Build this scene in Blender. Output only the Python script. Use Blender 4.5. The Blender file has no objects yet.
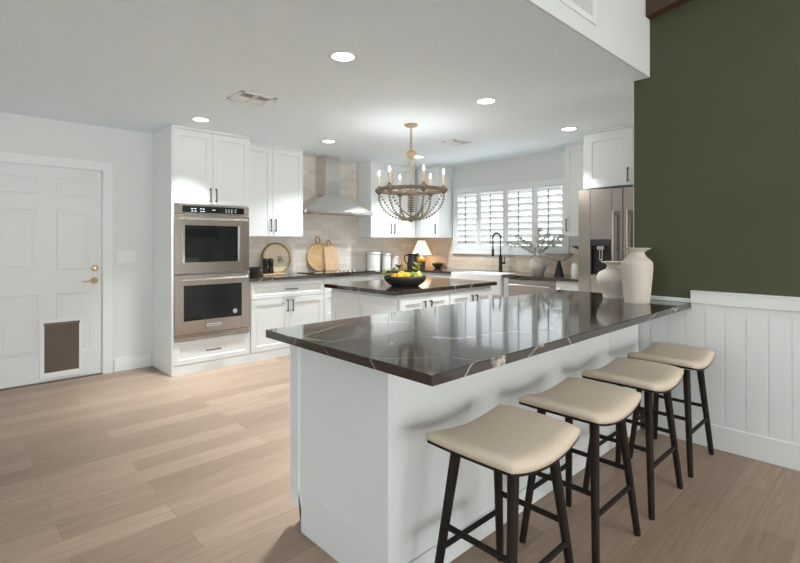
import bpy, bmesh, math, random
from mathutils import Vector, Matrix
random.seed(7)
S = bpy.context.scene
C = S.collection
PI = math.pi

# ------------------------------------------------------------ camera
A = .8123                                   # heading of the lens, from +X towards +Y
cam = bpy.data.cameras.new('camera')
cam.sensor_width = 36
cam.lens = 480.5 / 800 * 36
cam.shift_y = -(281.5 - 242) / 800
cam.clip_start = .05
co = bpy.data.objects.new('camera', cam)
co.location = (0, 0, 1.30)
co.rotation_euler = (PI / 2, 0, A - PI / 2)
C.objects.link(co)
S.camera = co

# ------------------------------------------------------------ world, big lights, exposure
w = bpy.data.worlds.new('world')
S.world = w
w.use_nodes = True
w.node_tree.nodes['Background'].inputs[0].default_value = (.88, .955, .99, 1)
w.node_tree.nodes['Background'].inputs[1].default_value = 3.7
S.view_settings.view_transform = 'Standard'
S.view_settings.look = 'None'
S.view_settings.gamma = 1
S.view_settings.use_curve_mapping = False
S.view_settings.exposure = 0.52
S.cycles.use_denoising = True
S.cycles.max_bounces = 10
S.cycles.diffuse_bounces = 6
S.cycles.sample_clamp_indirect = 6


def area(name, loc, rot, sx, sy, power, col=(1, 1, 1)):
    l = bpy.data.lights.new(name, 'AREA')
    l.shape = 'RECTANGLE'
    l.size, l.size_y, l.energy, l.color = sx, sy, power, col
    o = bpy.data.objects.new(name, l)
    o.location, o.rotation_euler = loc, rot
    C.objects.link(o)
    return o


area('patio_door_daylight', (1.4, -6.0, 1.15), (PI / 2 + .38, 0, .08), 4.6, 2.2, 75, (1, .94, .85))
area('added_side_fill', (-4.9, 1.6, 1.5), (PI / 2 + .6, 0, -PI / 2), 2.0, 1.6, 22, (.86, .96, 1))  # unseen fill light from the left, added to raise the ambient level
area('added_dining_fill', (1.9, -1.3, 3.1), (0, 0, 0), 2.2, 2.2, 20, (1, .95, .87))  # added overhead fill for the near floor and stool seats, no known fixture
LAMP = 11.5                                  # watts of each recessed lamp


# ------------------------------------------------------------ materials
def newmat(name):
    m = bpy.data.materials.new(name)
    m.use_nodes = True
    nt = m.node_tree
    return m, nt, nt.nodes['Principled BSDF']


def pbr(name, col, rough=.5, metal=0, bump=None, dist=.004, var=None, emit=None, trans=0, coat=0, spec=None):
    """plain principled material with an optional noise bump (scale, strength) and noise colour variation (scale, amount)"""
    m, nt, b = newmat(name)
    b.inputs['Base Color'].default_value = (*col, 1)
    b.inputs['Roughness'].default_value = rough
    b.inputs['Metallic'].default_value = metal
    b.inputs['Transmission Weight'].default_value = trans
    b.inputs['Coat Weight'].default_value = coat
    if spec is not None:
        b.inputs['Specular IOR Level'].default_value = spec
    g = nt.nodes.new('ShaderNodeNewGeometry')
    if var:
        n = nt.nodes.new('ShaderNodeTexNoise')
        n.inputs['Scale'].default_value = var[0]
        n.inputs['Detail'].default_value = 4
        mp = nt.nodes.new('ShaderNodeMapping')
        if len(var) > 2:
            mp.inputs['Scale'].default_value = var[2]
        nt.links.new(g.outputs['Position'], mp.inputs['Vector'])
        nt.links.new(mp.outputs[0], n.inputs['Vector'])
        r = nt.nodes.new('ShaderNodeValToRGB')
        k = var[1]
        r.color_ramp.elements[0].position = .3
        r.color_ramp.elements[1].position = .7
        r.color_ramp.elements[0].color = (*[c * (1 - k) for c in col], 1)
        r.color_ramp.elements[1].color = (*[min(1, c * (1 + k)) for c in col], 1)
        nt.links.new(n.outputs[0], r.inputs[0])
        nt.links.new(r.outputs[0], b.inputs['Base Color'])
    if bump:
        n = nt.nodes.new('ShaderNodeTexNoise')
        n.inputs['Scale'].default_value = bump[0]
        n.inputs['Detail'].default_value = 3
        nt.links.new(g.outputs['Position'], n.inputs['Vector'])
        bp = nt.nodes.new('ShaderNodeBump')
        bp.inputs['Strength'].default_value = bump[1]
        bp.inputs['Distance'].default_value = dist
        nt.links.new(n.outputs[0], bp.inputs['Height'])
        nt.links.new(bp.outputs[0], b.inputs['Normal'])
    if emit:
        b.inputs['Emission Color'].default_value = (*emit[0], 1)
        b.inputs['Emission Strength'].default_value = emit[1]
    return m


def floor_mat():
    m, nt, b = newmat('oak_planks')
    L = nt.links.new
    g = nt.nodes.new('ShaderNodeNewGeometry')
    mp = nt.nodes.new('ShaderNodeMapping')
    mp.inputs['Location'].default_value = (.35, -.016, 0)
    L(g.outputs['Position'], mp.inputs['Vector'])
    br = nt.nodes.new('ShaderNodeTexBrick')
    br.offset, br.offset_frequency, br.squash = .37, 2, 1
    for k, v in (('Scale', 1), ('Mortar Size', .0011), ('Mortar Smooth', .2), ('Bias', 0), ('Brick Width', 1.15), ('Row Height', .157)):
        br.inputs[k].default_value = v
    br.inputs['Color1'].default_value = (.41, .295, .222, 1)
    br.inputs['Color2'].default_value = (.295, .207, .153, 1)
    br.inputs['Mortar'].default_value = (.20, .135, .10, 1)
    L(mp.outputs[0], br.inputs['Vector'])
    m2 = nt.nodes.new('ShaderNodeMapping')
    m2.inputs['Scale'].default_value = (1.3, 22, 1)
    L(g.outputs['Position'], m2.inputs['Vector'])
    n = nt.nodes.new('ShaderNodeTexNoise')
    n.inputs['Scale'].default_value = 3
    n.inputs['Detail'].default_value = 6
    n.inputs['Distortion'].default_value = .6
    L(m2.outputs[0], n.inputs['Vector'])
    r = nt.nodes.new('ShaderNodeValToRGB')
    r.color_ramp.elements[0].position, r.color_ramp.elements[1].position = .25, .75
    r.color_ramp.elements[0].color = (.80, .79, .78, 1)
    r.color_ramp.elements[1].color = (1.12, 1.12, 1.12, 1)
    L(n.outputs[0], r.inputs[0])
    mx = nt.nodes.new('ShaderNodeMix')
    mx.data_type = 'RGBA'
    mx.blend_type = 'MULTIPLY'
    mx.inputs[0].default_value = 1
    L(br.outputs['Color'], mx.inputs[6])
    L(r.outputs[0], mx.inputs[7])
    L(mx.outputs[2], b.inputs['Base Color'])
    b.inputs['Roughness'].default_value = .48
    bp = nt.nodes.new('ShaderNodeBump')
    bp.inputs['Strength'].default_value = .25
    bp.inputs['Distance'].default_value = .002
    L(br.outputs['Fac'], bp.inputs['Height'])
    bp.invert = True
    L(bp.outputs[0], b.inputs['Normal'])
    return m


def tile_mat(name, axis, c1=(.86, .80, .74, 1), c2=(.74, .655, .58, 1)):
    """handmade glossy tiles in running courses; axis = the horizontal world axis of the wall"""
    m, nt, b = newmat(name)
    L = nt.links.new
    g = nt.nodes.new('ShaderNodeNewGeometry')
    sp = nt.nodes.new('ShaderNodeSeparateXYZ')
    L(g.outputs['Position'], sp.inputs[0])
    cb = nt.nodes.new('ShaderNodeCombineXYZ')
    L(sp.outputs[axis], cb.inputs[0])
    L(sp.outputs[2], cb.inputs[1])
    br = nt.nodes.new('ShaderNodeTexBrick')
    br.offset = .5
    for k, v in (('Scale', 1), ('Mortar Size', .002), ('Mortar Smooth', .3), ('Bias', 0), ('Brick Width', .20), ('Row Height', .058)):
        br.inputs[k].default_value = v
    br.inputs['Color1'].default_value = c1
    br.inputs['Color2'].default_value = c2
    br.inputs['Mortar'].default_value = (.74, .70, .66, 1)
    L(cb.outputs[0], br.inputs['Vector'])
    L(br.outputs['Color'], b.inputs['Base Color'])
    b.inputs['Roughness'].default_value = .07
    n = nt.nodes.new('ShaderNodeTexNoise')
    n.inputs['Scale'].default_value = 14
    n.inputs['Detail'].default_value = 2
    L(g.outputs['Position'], n.inputs['Vector'])
    mm = nt.nodes.new('ShaderNodeMath')
    mm.operation = 'MULTIPLY_ADD'
    L(br.outputs['Fac'], mm.inputs[0])
    mm.inputs[1].default_value = -.6
    L(n.outputs[0], mm.inputs[2])
    bp = nt.nodes.new('ShaderNodeBump')
    bp.inputs['Strength'].default_value = .7
    bp.inputs['Distance'].default_value = .008
    L(mm.outputs[0], bp.inputs['Height'])
    L(bp.outputs[0], b.inputs['Normal'])
    return m


def quartz_mat():
    m, nt, b = newmat('dark_veined_quartz')
    L = nt.links.new
    g = nt.nodes.new('ShaderNodeNewGeometry')
    n0 = nt.nodes.new('ShaderNodeTexNoise')
    n0.inputs['Scale'].default_value = 1.6
    n0.inputs['Detail'].default_value = 5
    L(g.outputs['Position'], n0.inputs['Vector'])
    ad = nt.nodes.new('ShaderNodeVectorMath')
    ad.operation = 'MULTIPLY_ADD'
    L(n0.outputs['Color'], ad.inputs[0])
    ad.inputs[1].default_value = (.22, .22, .22)
    mpv = nt.nodes.new('ShaderNodeMapping')
    mpv.inputs['Rotation'].default_value = (0, 0, .45)
    mpv.inputs['Scale'].default_value = (.45, 1.3, .8)
    L(g.outputs['Position'], mpv.inputs['Vector'])
    L(mpv.outputs[0], ad.inputs[2])
    v = nt.nodes.new('ShaderNodeTexVoronoi')
    v.feature = 'DISTANCE_TO_EDGE'
    v.inputs['Scale'].default_value = 2.6
    L(ad.outputs[0], v.inputs['Vector'])
    r = nt.nodes.new('ShaderNodeValToRGB')
    e = r.color_ramp.elements
    e[0].position, e[0].color = 0, (1, 1, 1, 1)
    e[1].position, e[1].color = .006, (0, 0, 0, 1)
    L(v.outputs['Distance'], r.inputs[0])
    n1 = nt.nodes.new('ShaderNodeTexNoise')
    n1.inputs['Scale'].default_value = 2.7
    L(g.outputs['Position'], n1.inputs['Vector'])
    r1 = nt.nodes.new('ShaderNodeValToRGB')
    r1.color_ramp.elements[0].position, r1.color_ramp.elements[1].position = .36, .50
    L(n1.outputs[0], r1.inputs[0])
    mu = nt.nodes.new('ShaderNodeMath')
    mu.operation = 'MULTIPLY'
    L(r.outputs[0], mu.inputs[0])
    L(r1.outputs[0], mu.inputs[1])
    mx = nt.nodes.new('ShaderNodeMix')
    mx.data_type = 'RGBA'
    L(mu.outputs[0], mx.inputs[0])
    mx.inputs[6].default_value = (.036, .024, .017, 1)
    mx.inputs[7].default_value = (.55, .48, .42, 1)
    L(mx.outputs[2], b.inputs['Base Color'])
    b.inputs['Roughness'].default_value = .085
    b.inputs['IOR'].default_value = 1.85
    return m


def steel_mat(name, col=(.46, .40, .36), rough=.25):
    m, nt, b = newmat(name)
    L = nt.links.new
    b.inputs['Metallic'].default_value = 1
    b.inputs['Base Color'].default_value = (*col, 1)
    g = nt.nodes.new('ShaderNodeNewGeometry')
    mp = nt.nodes.new('ShaderNodeMapping')
    mp.inputs['Scale'].default_value = (6, 6, 900)
    L(g.outputs['Position'], mp.inputs['Vector'])
    n = nt.nodes.new('ShaderNodeTexNoise')
    n.inputs['Scale'].default_value = 2
    L(mp.outputs[0], n.inputs['Vector'])
    mr = nt.nodes.new('ShaderNodeMapRange')
    mr.inputs[3].default_value = rough - .015
    mr.inputs[4].default_value = rough + .02
    L(n.outputs[0], mr.inputs[0])
    L(mr.outputs[0], b.inputs['Roughness'])
    return m


def wood_mat(name, a, c, scale=(18, 18, 2), rough=.5, spec=.5):
    m, nt, b = newmat(name)
    b.inputs['Specular IOR Level'].default_value = spec
    L = nt.links.new
    g = nt.nodes.new('ShaderNodeNewGeometry')
    mp = nt.nodes.new('ShaderNodeMapping')
    mp.inputs['Scale'].default_value = scale
    L(g.outputs['Position'], mp.inputs['Vector'])
    n = nt.nodes.new('ShaderNodeTexNoise')
    n.inputs['Scale'].default_value = 2.5
    n.inputs['Detail'].default_value = 6
    n.inputs['Distortion'].default_value = 1
    L(mp.outputs[0], n.inputs['Vector'])
    r = nt.nodes.new('ShaderNodeValToRGB')
    r.color_ramp.elements[0].position, r.color_ramp.elements[1].position = .3, .7
    r.color_ramp.elements[0].color, r.color_ramp.elements[1].color = (*a, 1), (*c, 1)
    L(n.outputs[0], r.inputs[0])
    L(r.outputs[0], b.inputs['Base Color'])
    b.inputs['Roughness'].default_value = rough
    return m


def pane_mat():
    m = bpy.data.materials.new('window_glass')
    m.use_nodes = True
    nt = m.node_tree
    nt.nodes.remove(nt.nodes['Principled BSDF'])
    t = nt.nodes.new('ShaderNodeBsdfTransparent')
    gl = nt.nodes.new('ShaderNodeBsdfGlossy')
    gl.inputs['Roughness'].default_value = .02
    mx = nt.nodes.new('ShaderNodeMixShader')
    mx.inputs[0].default_value = .06
    nt.links.new(t.outputs[0], mx.inputs[1])
    nt.links.new(gl.outputs[0], mx.inputs[2])
    nt.links.new(mx.outputs[0], nt.nodes['Material Output'].inputs[0])
    return m


M = dict(
    wall=pbr('white_wall_paint', (.72, .735, .73), .75, bump=(60, .12)),
    ceil=pbr('white_ceiling_texture', (.83, .92, .97), .85, dist=.012, bump=(26, .8)),
    green=pbr('olive_green_wall_paint', (.066, .070, .031), .6, bump=(38, .6), var=(3, .05)),
    cab=pbr('white_cabinet_lacquer', (.79, .81, .81), .35),
    trim=pbr('white_trim_paint', (.79, .805, .805), .4),
    door=pbr('white_door_paint', (.74, .755, .755), .45),
    floor=floor_mat(), tileX=tile_mat('glossy_tile_long_wall', 0), tileY=tile_mat('lamp_warmed_tile_window_wall', 1, (.80, .66, .54, 1), (.68, .54, .43, 1)),  # window wall tile carries the lamp's warm glow in its colours
    quartz=quartz_mat(), steel=steel_mat('brushed_stainless'), steel2=steel_mat('polished_stainless', (.66, .63, .60), .2),
    chrome=pbr('bright_chrome', (.85, .84, .82), .12, 1),
    nickel=pbr('dark_bronze_pull', (.14, .115, .10), .35, .8),
    black=pbr('matte_black_metal', (.018, .018, .019), .42, .3),
    glassblk=pbr('black_oven_glass', (.008, .010, .009), .05, spec=.4),
    plastic=pbr('black_plastic', (.02, .02, .022), .35),
    display=pbr('display_markings', (.55, .57, .6), .5, emit=((.7, .8, 1), .3)),
    brass=pbr('brushed_brass', (.60, .44, .26), .28, 1),
    flap=pbr('brown_tinted_flap', (.105, .075, .052), .45, var=(4, .12)),
    plate=pbr('white_plastic_plate', (.80, .81, .80), .4),
    dark=wood_mat('espresso_stained_wood', (.011, .0075, .006), (.026, .018, .014), rough=.6, spec=.2),
    fabric=pbr('oatmeal_linen', (.70, .59, .47), .9, bump=(420, .5), var=(190, .08)),
    gold=wood_mat('pale_gold_wood', (.33, .225, .12), (.47, .34, .195), rough=.5),
    weathered=wood_mat('weathered_grey_wood', (.15, .115, .08), (.27, .215, .155), (40, 40, 40), .6),
    bead=wood_mat('whitewashed_bead_wood', (.20, .15, .095), (.38, .30, .21), (60, 60, 60), .6),
    candle=pbr('ivory_candle_sleeve', (.74, .58, .38), .5),
    bulb=pbr('lit_candle_bulb', (1, .9, .75), .3, emit=((1, .82, .58), 14)),
    led=pbr('lit_led_disc', (1, 1, 1), .3, emit=((1, .96, .90), 7)),
    vase=pbr('bisque_ceramic', (.66, .59, .52), .8, bump=(90, .25), var=(30, .04)),
    cream=pbr('cream_glaze', (.72, .65, .58), .35),
    white=pbr('white_ceramic', (.84, .83, .82), .25),
    blackcer=pbr('black_stoneware', (.022, .020, .019), .42, bump=(70, .3)),
    charbowl=pbr('charcoal_wooden_bowl', (.024, .019, .016), .6, bump=(70, .3)),
    olivewood=wood_mat('olive_board_wood', (.46, .27, .12), (.70, .47, .25), (5, 5, 14)),
    beech=wood_mat('beech_board_wood', (.58, .38, .23), (.72, .51, .33), (30, 30, 3)),
    rimgold=pbr('antique_gold_rim', (.44, .29, .10), .35, .6),
    ink=pbr('grey_botanical_print', (.26, .25, .22), .6),
    shade=pbr('cream_lamp_shade', (.85, .76, .62), .8, emit=((1, .80, .56), .42)),
    amber=pbr('honey_wood_globe', (.62, .30, .09), .35),
    lemon=pbr('lemon_skin', (.86, .52, .025), .4, bump=(160, .3)),
    orange=pbr('orange_skin', (.88, .40, .02), .42, bump=(170, .35)),
    lime=pbr('lime_skin', (.36, .42, .045), .4, bump=(160, .25)),
    pear=pbr('pear_skin', (.50, .50, .09), .45, var=(60, .15)),
    leaf=pbr('green_leaf', (.10, .17, .025), .45, var=(30, .35)),
    leaf2=pbr('yellow_green_leaf', (.33, .38, .05), .45, var=(30, .25)),
    olive=pbr('silver_olive_leaf', (.50, .54, .45), .55, var=(20, .3)),
    stem=pbr('brown_twig', (.16, .11, .07), .7),
    moss=pbr('green_moss', (.09, .12, .015), .95, bump=(120, 1)),
    beam=wood_mat('walnut_beam_wood', (.045, .021, .011), (.09, .042, .02), (30, 4, 30)),
    pane=pane_mat(), louver=pbr('white_shutter_paint', (.82, .84, .85), .4),
    shadow=pbr('dark_duct_void', (.45, .46, .47), .9),
    grey=pbr('grey_enamel', (.42, .42, .44), .4),
    rod=pbr('backlit_grey_tilt_rod', (.22, .24, .26), .5),  # grey colour stands in for the backlit darkness of the rods
    dish=pbr('cream_platter_glaze', (.76, .64, .48), .35),
    stick=pbr('silver_sticker', (.45, .44, .43), .4),
    stucco=pbr('pale_outdoor_stucco', (.78, .70, .66), .9, bump=(40, .4)),
)
g = bpy.data.materials.new('clear_glass')
g.use_nodes = True
b = g.node_tree.nodes['Principled BSDF']
b.inputs['Base Color'].default_value = (.97, .99, .99, 1)
b.inputs['Roughness'].default_value = .0
b.inputs['Transmission Weight'].default_value = 1
b.inputs['IOR'].default_value = 1.25
M['glass'] = g


# ------------------------------------------------------------ builders
class MB:
    """collects shapes in world coordinates and links them as ONE mesh object"""

    def __init__(s):
        s.bm = bmesh.new()

    def box(s, x0, x1, y0, y1, z0, z1):
        x0, x1 = min(x0, x1), max(x0, x1)
        y0, y1 = min(y0, y1), max(y0, y1)
        z0, z1 = min(z0, z1), max(z0, z1)
        v = [s.bm.verts.new(p) for p in ((x0, y0, z0), (x1, y0, z0), (x1, y1, z0), (x0, y1, z0), (x0, y0, z1), (x1, y0, z1), (x1, y1, z1), (x0, y1, z1))]
        for f in ((3, 2, 1, 0), (4, 5, 6, 7), (0, 1, 5, 4), (1, 2, 6, 5), (2, 3, 7, 6), (3, 0, 4, 7)):
            s.bm.faces.new([v[i] for i in f])
        return s

    def prism(s, poly, z0, z1, tf=None):
        """polygon (a,b) extruded along the third axis; tf maps (a,b,c) to world"""
        tf = tf or (lambda a, b, c: (a, b, c))
        lo = [s.bm.verts.new(tf(a, b, z0)) for a, b in poly]
        hi = [s.bm.verts.new(tf(a, b, z1)) for a, b in poly]
        n = len(poly)
        s.bm.faces.new(lo[::-1])
        s.bm.faces.new(hi)
        for i in range(n):
            s.bm.faces.new((lo[i], lo[(i + 1) % n], hi[(i + 1) % n], hi[i]))
        return s

    def tube(s, pts, r, n=10, closed=False, caps=True):
        pts = [Vector(p) for p in pts]
        rs = r if isinstance(r, (list, tuple)) else [r] * len(pts)
        rings = []
        m = len(pts)
        up = None
        for i, p in enumerate(pts):
            if closed:
                t = pts[(i + 1) % m] - pts[i - 1]
            else:
                t = pts[min(i + 1, m - 1)] - pts[max(i - 1, 0)]
            t.normalize()
            if up is None:
                up = Vector((0, 0, 1)) if abs(t.z) < .9 else Vector((1, 0, 0))
            u = up - t * up.dot(t)
            if u.length < 1e-5:
                u = t.orthogonal()
            u.normalize()
            up = u
            v = t.cross(u)
            rings.append([s.bm.verts.new(p + (u * math.cos(2 * PI * k / n) + v * math.sin(2 * PI * k / n)) * rs[i]) for k in range(n)])
        for i in range(m if closed else m - 1):
            a, b = rings[i], rings[(i + 1) % m]
            for k in range(n):
                s.bm.faces.new((a[k], a[(k + 1) % n], b[(k + 1) % n], b[k]))
        if caps and not closed:
            s.bm.faces.new(rings[0][::-1])
            s.bm.faces.new(rings[-1])
        return s

    def lathe(s, prof, c, n=32, axis='Z', sx=1, sy=1, caps=True):
        """profile of (radius, height) turned about an axis through c"""
        c = Vector(c)
        rings = []
        for r, h in prof:
            if r < 1e-5:
                q = {'Z': (0, 0, h), 'Y': (0, h, 0), 'X': (h, 0, 0)}[axis]
                rings.append([s.bm.verts.new(c + Vector(q))])
            else:
                ring = []
                for k in range(n):
                    ca, sa = math.cos(2 * PI * k / n) * r * sx, math.sin(2 * PI * k / n) * r * sy
                    q = {'Z': (ca, sa, h), 'Y': (ca, h, sa), 'X': (h, ca, sa)}[axis]
                    ring.append(s.bm.verts.new(c + Vector(q)))
                rings.append(ring)
        for a, b in zip(rings, rings[1:]):
            for k in range(n):
                k2 = (k + 1) % n
                if len(a) == 1 and len(b) == 1:
                    continue
                if len(a) == 1:
                    s.bm.faces.new((a[0], b[k2], b[k]))
                elif len(b) == 1:
                    s.bm.faces.new((a[k], a[k2], b[0]))
                else:
                    s.bm.faces.new((a[k], a[k2], b[k2], b[k]))
        for ring, fl in ((rings[0], True), (rings[-1], False)):
            if caps and len(ring) > 1:
                s.bm.faces.new(ring[::-1] if fl else ring)
        return s

    def ball(s, c, r, sx=1, sy=1, sz=1, seg=16, rot=None):
        mt = Matrix.Translation(c) @ (rot or Matrix()) @ Matrix.Diagonal((r * sx, r * sy, r * sz, 1))
        bmesh.ops.create_uvsphere(s.bm, u_segments=seg, v_segments=max(6, seg // 2), radius=1, matrix=mt)
        return s

    def leaf(s, p, d, n, L, W, fold=.15):
        """a pointed folded leaf blade with a little thickness"""
        p, d, n = Vector(p), Vector(d).normalized(), Vector(n)
        sd = d.cross(n)
        if sd.length < 1e-4:
            sd = d.orthogonal()
        sd.normalize()
        n = sd.cross(d).normalized()
        cross = []
        for t, ww in ((0, .1), (.3, .85), (.6, .8), (1, .04)):
            q = p + d * (L * t) - n * (L * .15 * t * t)
            cross.append([q - sd * W * ww + n * fold * W * ww, q, q + sd * W * ww + n * fold * W * ww])
        th = n * .0007
        up = [[s.bm.verts.new(v + th) for v in r] for r in cross]
        dn = [[s.bm.verts.new(v - th) for v in r] for r in cross]
        for i in range(3):
            for k in range(2):
                s.bm.faces.new((up[i][k], up[i][k + 1], up[i + 1][k + 1], up[i + 1][k]))
                s.bm.faces.new((dn[i][k], dn[i + 1][k], dn[i + 1][k + 1], dn[i][k + 1]))
            for k in (0, 2):
                s.bm.faces.new((up[i][k], up[i + 1][k], dn[i + 1][k], dn[i][k]))
        return s

    def build(s, name, mat, parent=None, bevel=0, smooth=False, seg=2, origin=None, sub=0):
        bmesh.ops.recalc_face_normals(s.bm, faces=s.bm.faces)
        me = bpy.data.meshes.new(name)
        base = Vector((0, 0, 0))
        if parent is not None:
            q = parent
            while q is not None:
                base += q.location
                q = q.parent
        elif origin is not None:
            base = Vector(origin)
        for v in s.bm.verts:
            v.co -= base
        s.bm.to_mesh(me)
        s.bm.free()
        o = bpy.data.objects.new(name, me)
        C.objects.link(o)
        if parent is not None:
            o.parent = parent
        elif origin is not None:
            o.location = origin
        for m in (mat if isinstance(mat, (list, tuple)) else [mat]):
            me.materials.append(m)
        if smooth:
            for f in me.polygons:
                f.use_smooth = True
        if bevel:
            md = o.modifiers.new('edge', 'BEVEL')
            md.width, md.segments, md.limit_method, md.angle_limit = bevel, seg, 'ANGLE', math.radians(40)
            if smooth is False:
                md.harden_normals = False
        if sub:
            md = o.modifiers.new('smooth', 'SUBSURF')
            md.levels = md.render_levels = sub
        if smooth == 'auto':
            bm = bmesh.new()
            bm.from_mesh(me)
            for e in bm.edges:
                e.smooth = len(e.link_faces) == 2 and e.calc_face_angle(0) < math.radians(38)
            bm.to_mesh(me)
            bm.free()
        return o


def tag(o, label, cat, group=None, kind=None):
    o['label'], o['category'] = label, cat
    if group:
        o['group'] = group
    if kind:
        o['kind'] = kind
    return o


def thing(name, label, cat, loc, group=None):
    o = bpy.data.objects.new(name, None)
    o.empty_display_size = .05
    o.location = loc
    C.objects.link(o)
    return tag(o, label, cat, group)


def struct(name, mb, mat, parent=None, **k):
    o = mb.build(name, mat, parent, **k)
    if parent is None:
        o['kind'] = 'structure'
    return o


def fr(orient, face):
    """maps (a = along the face, d = outwards, z) to world"""
    return {'Y-': lambda a, d, z: (a, face - d, z), 'Y+': lambda a, d, z: (a, face + d, z),
            'X-': lambda a, d, z: (face - d, a, z), 'X+': lambda a, d, z: (face + d, a, z)}[orient]


def fbox(mb, f, a0, a1, d0, d1, z0, z1):
    p, q = f(a0, d0, z0), f(a1, d1, z1)
    mb.box(p[0], q[0], p[1], q[1], p[2], q[2])
    return mb


def shaker(f, a0, a1, z0, z1, rail=.062, th=.019, rec=.009):
    """a five-piece front: recessed centre panel in a raised frame, as one closed mesh"""
    mb = MB()
    bm = mb.bm
    a0, a1 = min(a0, a1), max(a0, a1)
    r = min(rail, (z1 - z0) * .28)

    def ring(a_, b_, c_, e_, d):
        return [bm.verts.new(f(*p)) for p in ((a_, d, c_), (b_, d, c_), (b_, d, e_), (a_, d, e_))]
    R = [ring(a0, a1, z0, z1, 0), ring(a0, a1, z0, z1, th), ring(a0 + r, a1 - r, z0 + r, z1 - r, th),
         ring(a0 + r + .004, a1 - r - .004, z0 + r + .004, z1 - r - .004, th - rec)]
    for p, q in zip(R, R[1:]):
        for k in range(4):
            bm.faces.new((p[k], p[(k + 1) % 4], q[(k + 1) % 4], q[k]))
    bm.faces.new(R[0][::-1])
    bm.faces.new(R[-1])
    return mb


def pull(f, a, z, parent, vert=True, L=.14, out=.019, name='handle', r=.0055, mat='nickel'):
    """a square-ended bar pull on two posts"""
    mb = MB()
    if vert:
        fbox(mb, f, a - r, a + r, out + .022, out + .022 + 2 * r, z - L / 2, z + L / 2)
        for k in (-1, 1):
            fbox(mb, f, a - r * .8, a + r * .8, out, out + .024, z + k * (L / 2 - .012) - r, z + k * (L / 2 - .012) + r)
    else:
        fbox(mb, f, a - L / 2, a + L / 2, out + .022, out + .022 + 2 * r, z - r, z + r)
        for k in (-1, 1):
            fbox(mb, f, a + k * (L / 2 - .012) - r, a + k * (L / 2 - .012) + r, out, out + .024, z - r * .8, z + r * .8)
    return mb.build(name, M[mat], parent, bevel=.001)


def front(f, a0, a1, z0, z1, parent, name='door', handle=None, **k):
    """a shaker door or drawer front; handle = (a, z, vertical, length)"""
    o = shaker(f, a0 + .0015, a1 - .0015, z0 + .0015, z1 - .0015, **k).build(name, M['cab'], parent, bevel=.0015)
    if handle:
        pull(f, handle[0], handle[1], o, handle[2], handle[3])
    return o


def catmull(pts, n=8):
    P = [Vector(p) for p in pts]
    P = [P[0] * 2 - P[1]] + P + [P[-1] * 2 - P[-2]]
    out = []
    for i in range(1, len(P) - 2):
        for k in range(n):
            t = k / n
            a, b, c, d = P[i - 1:i + 3]
            out.append(.5 * ((2 * b) + (c - a) * t + (2 * a - 5 * b + 4 * c - d) * t * t + (3 * b - a - 3 * c + d) * t ** 3))
    out.append(P[-2])
    return out


def spin(prof, n=6):
    """smooth a hand-drawn profile"""
    return [(max(0, p.x), p.y) for p in catmull([(r, h, 0) for r, h in prof], n)]


# ============================================================ the setting
WY = 5.45            # face of the door / range wall
WX = 5.55            # face of the window wall
GE = 1.325           # free end of the green wall
GX = 3.53            # face of the green wall
CZ = 2.435           # kitchen ceiling
SY = 1.22            # face of the dropped ceiling edge
CT = .905            # worktop height
CB = .870

struct('floor', MB().box(-5.1, 5.9, -6.3, 5.75, -.12, 0), M['floor'])
struct('ceiling', MB().box(-5.1, 5.9, SY + .014, 5.75, CZ, CZ + .12), M['ceil'])
struct('wall_soffit', MB().box(-5.0, GX - .001, SY, SY + .0139, CZ, 3.05), M['wall'])
mb = MB()
mb.prism([(SY + .013, 2.975), (-6.3, 4.48), (-6.3, 4.60), (SY + .013, 3.095)], -5.1, GX + .15, lambda a, b, c: (c, a, b))
struct('ceiling_vault', mb, M['ceil'])

# door wall with its opening
DX0, DX1, DZ = .235, 1.13, 2.005
mb = MB()
mb.box(-5.0, DX0, WY, WY + .15, 0, CZ).box(DX1, 1.60, WY, WY + .15, 0, CZ).box(DX0, DX1, WY, WY + .15, DZ, CZ)
mb.box(1.60, 5.7, WY, WY + .15, 0, CZ)
struct('wall_back', mb, M['wall'])

# window wall with its opening
W0, W1, Z0, Z1 = 2.87, 4.63, 1.19, 2.05
mb = MB()
mb.box(WX, WX + .15, 1.15, W0, 0, CZ).box(WX, WX + .15, W1, WY, 0, CZ).box(WX, WX + .15, W0, W1, 0, Z0).box(WX, WX + .15, W0, W1, Z1, CZ)
struct('wall_window', mb, M['wall'])
struct('wall_kitchen_end', MB().box(GX + .15, WX, 1.135, 1.30, 0, CZ), M['wall'])

# green wall: painted face, white core behind
mb = MB().box(GX, GX + .15, -6.3, GE, 0, CZ).box(GX, GX + .15, -6.3, SY + .10, CZ, 4.6)
struct('wall_green', mb, M['green'])
struct('trim_wall_end', MB().box(GX + .002, GX + .15, GE, GE + .005, 0, CZ), M['trim'])

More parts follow.
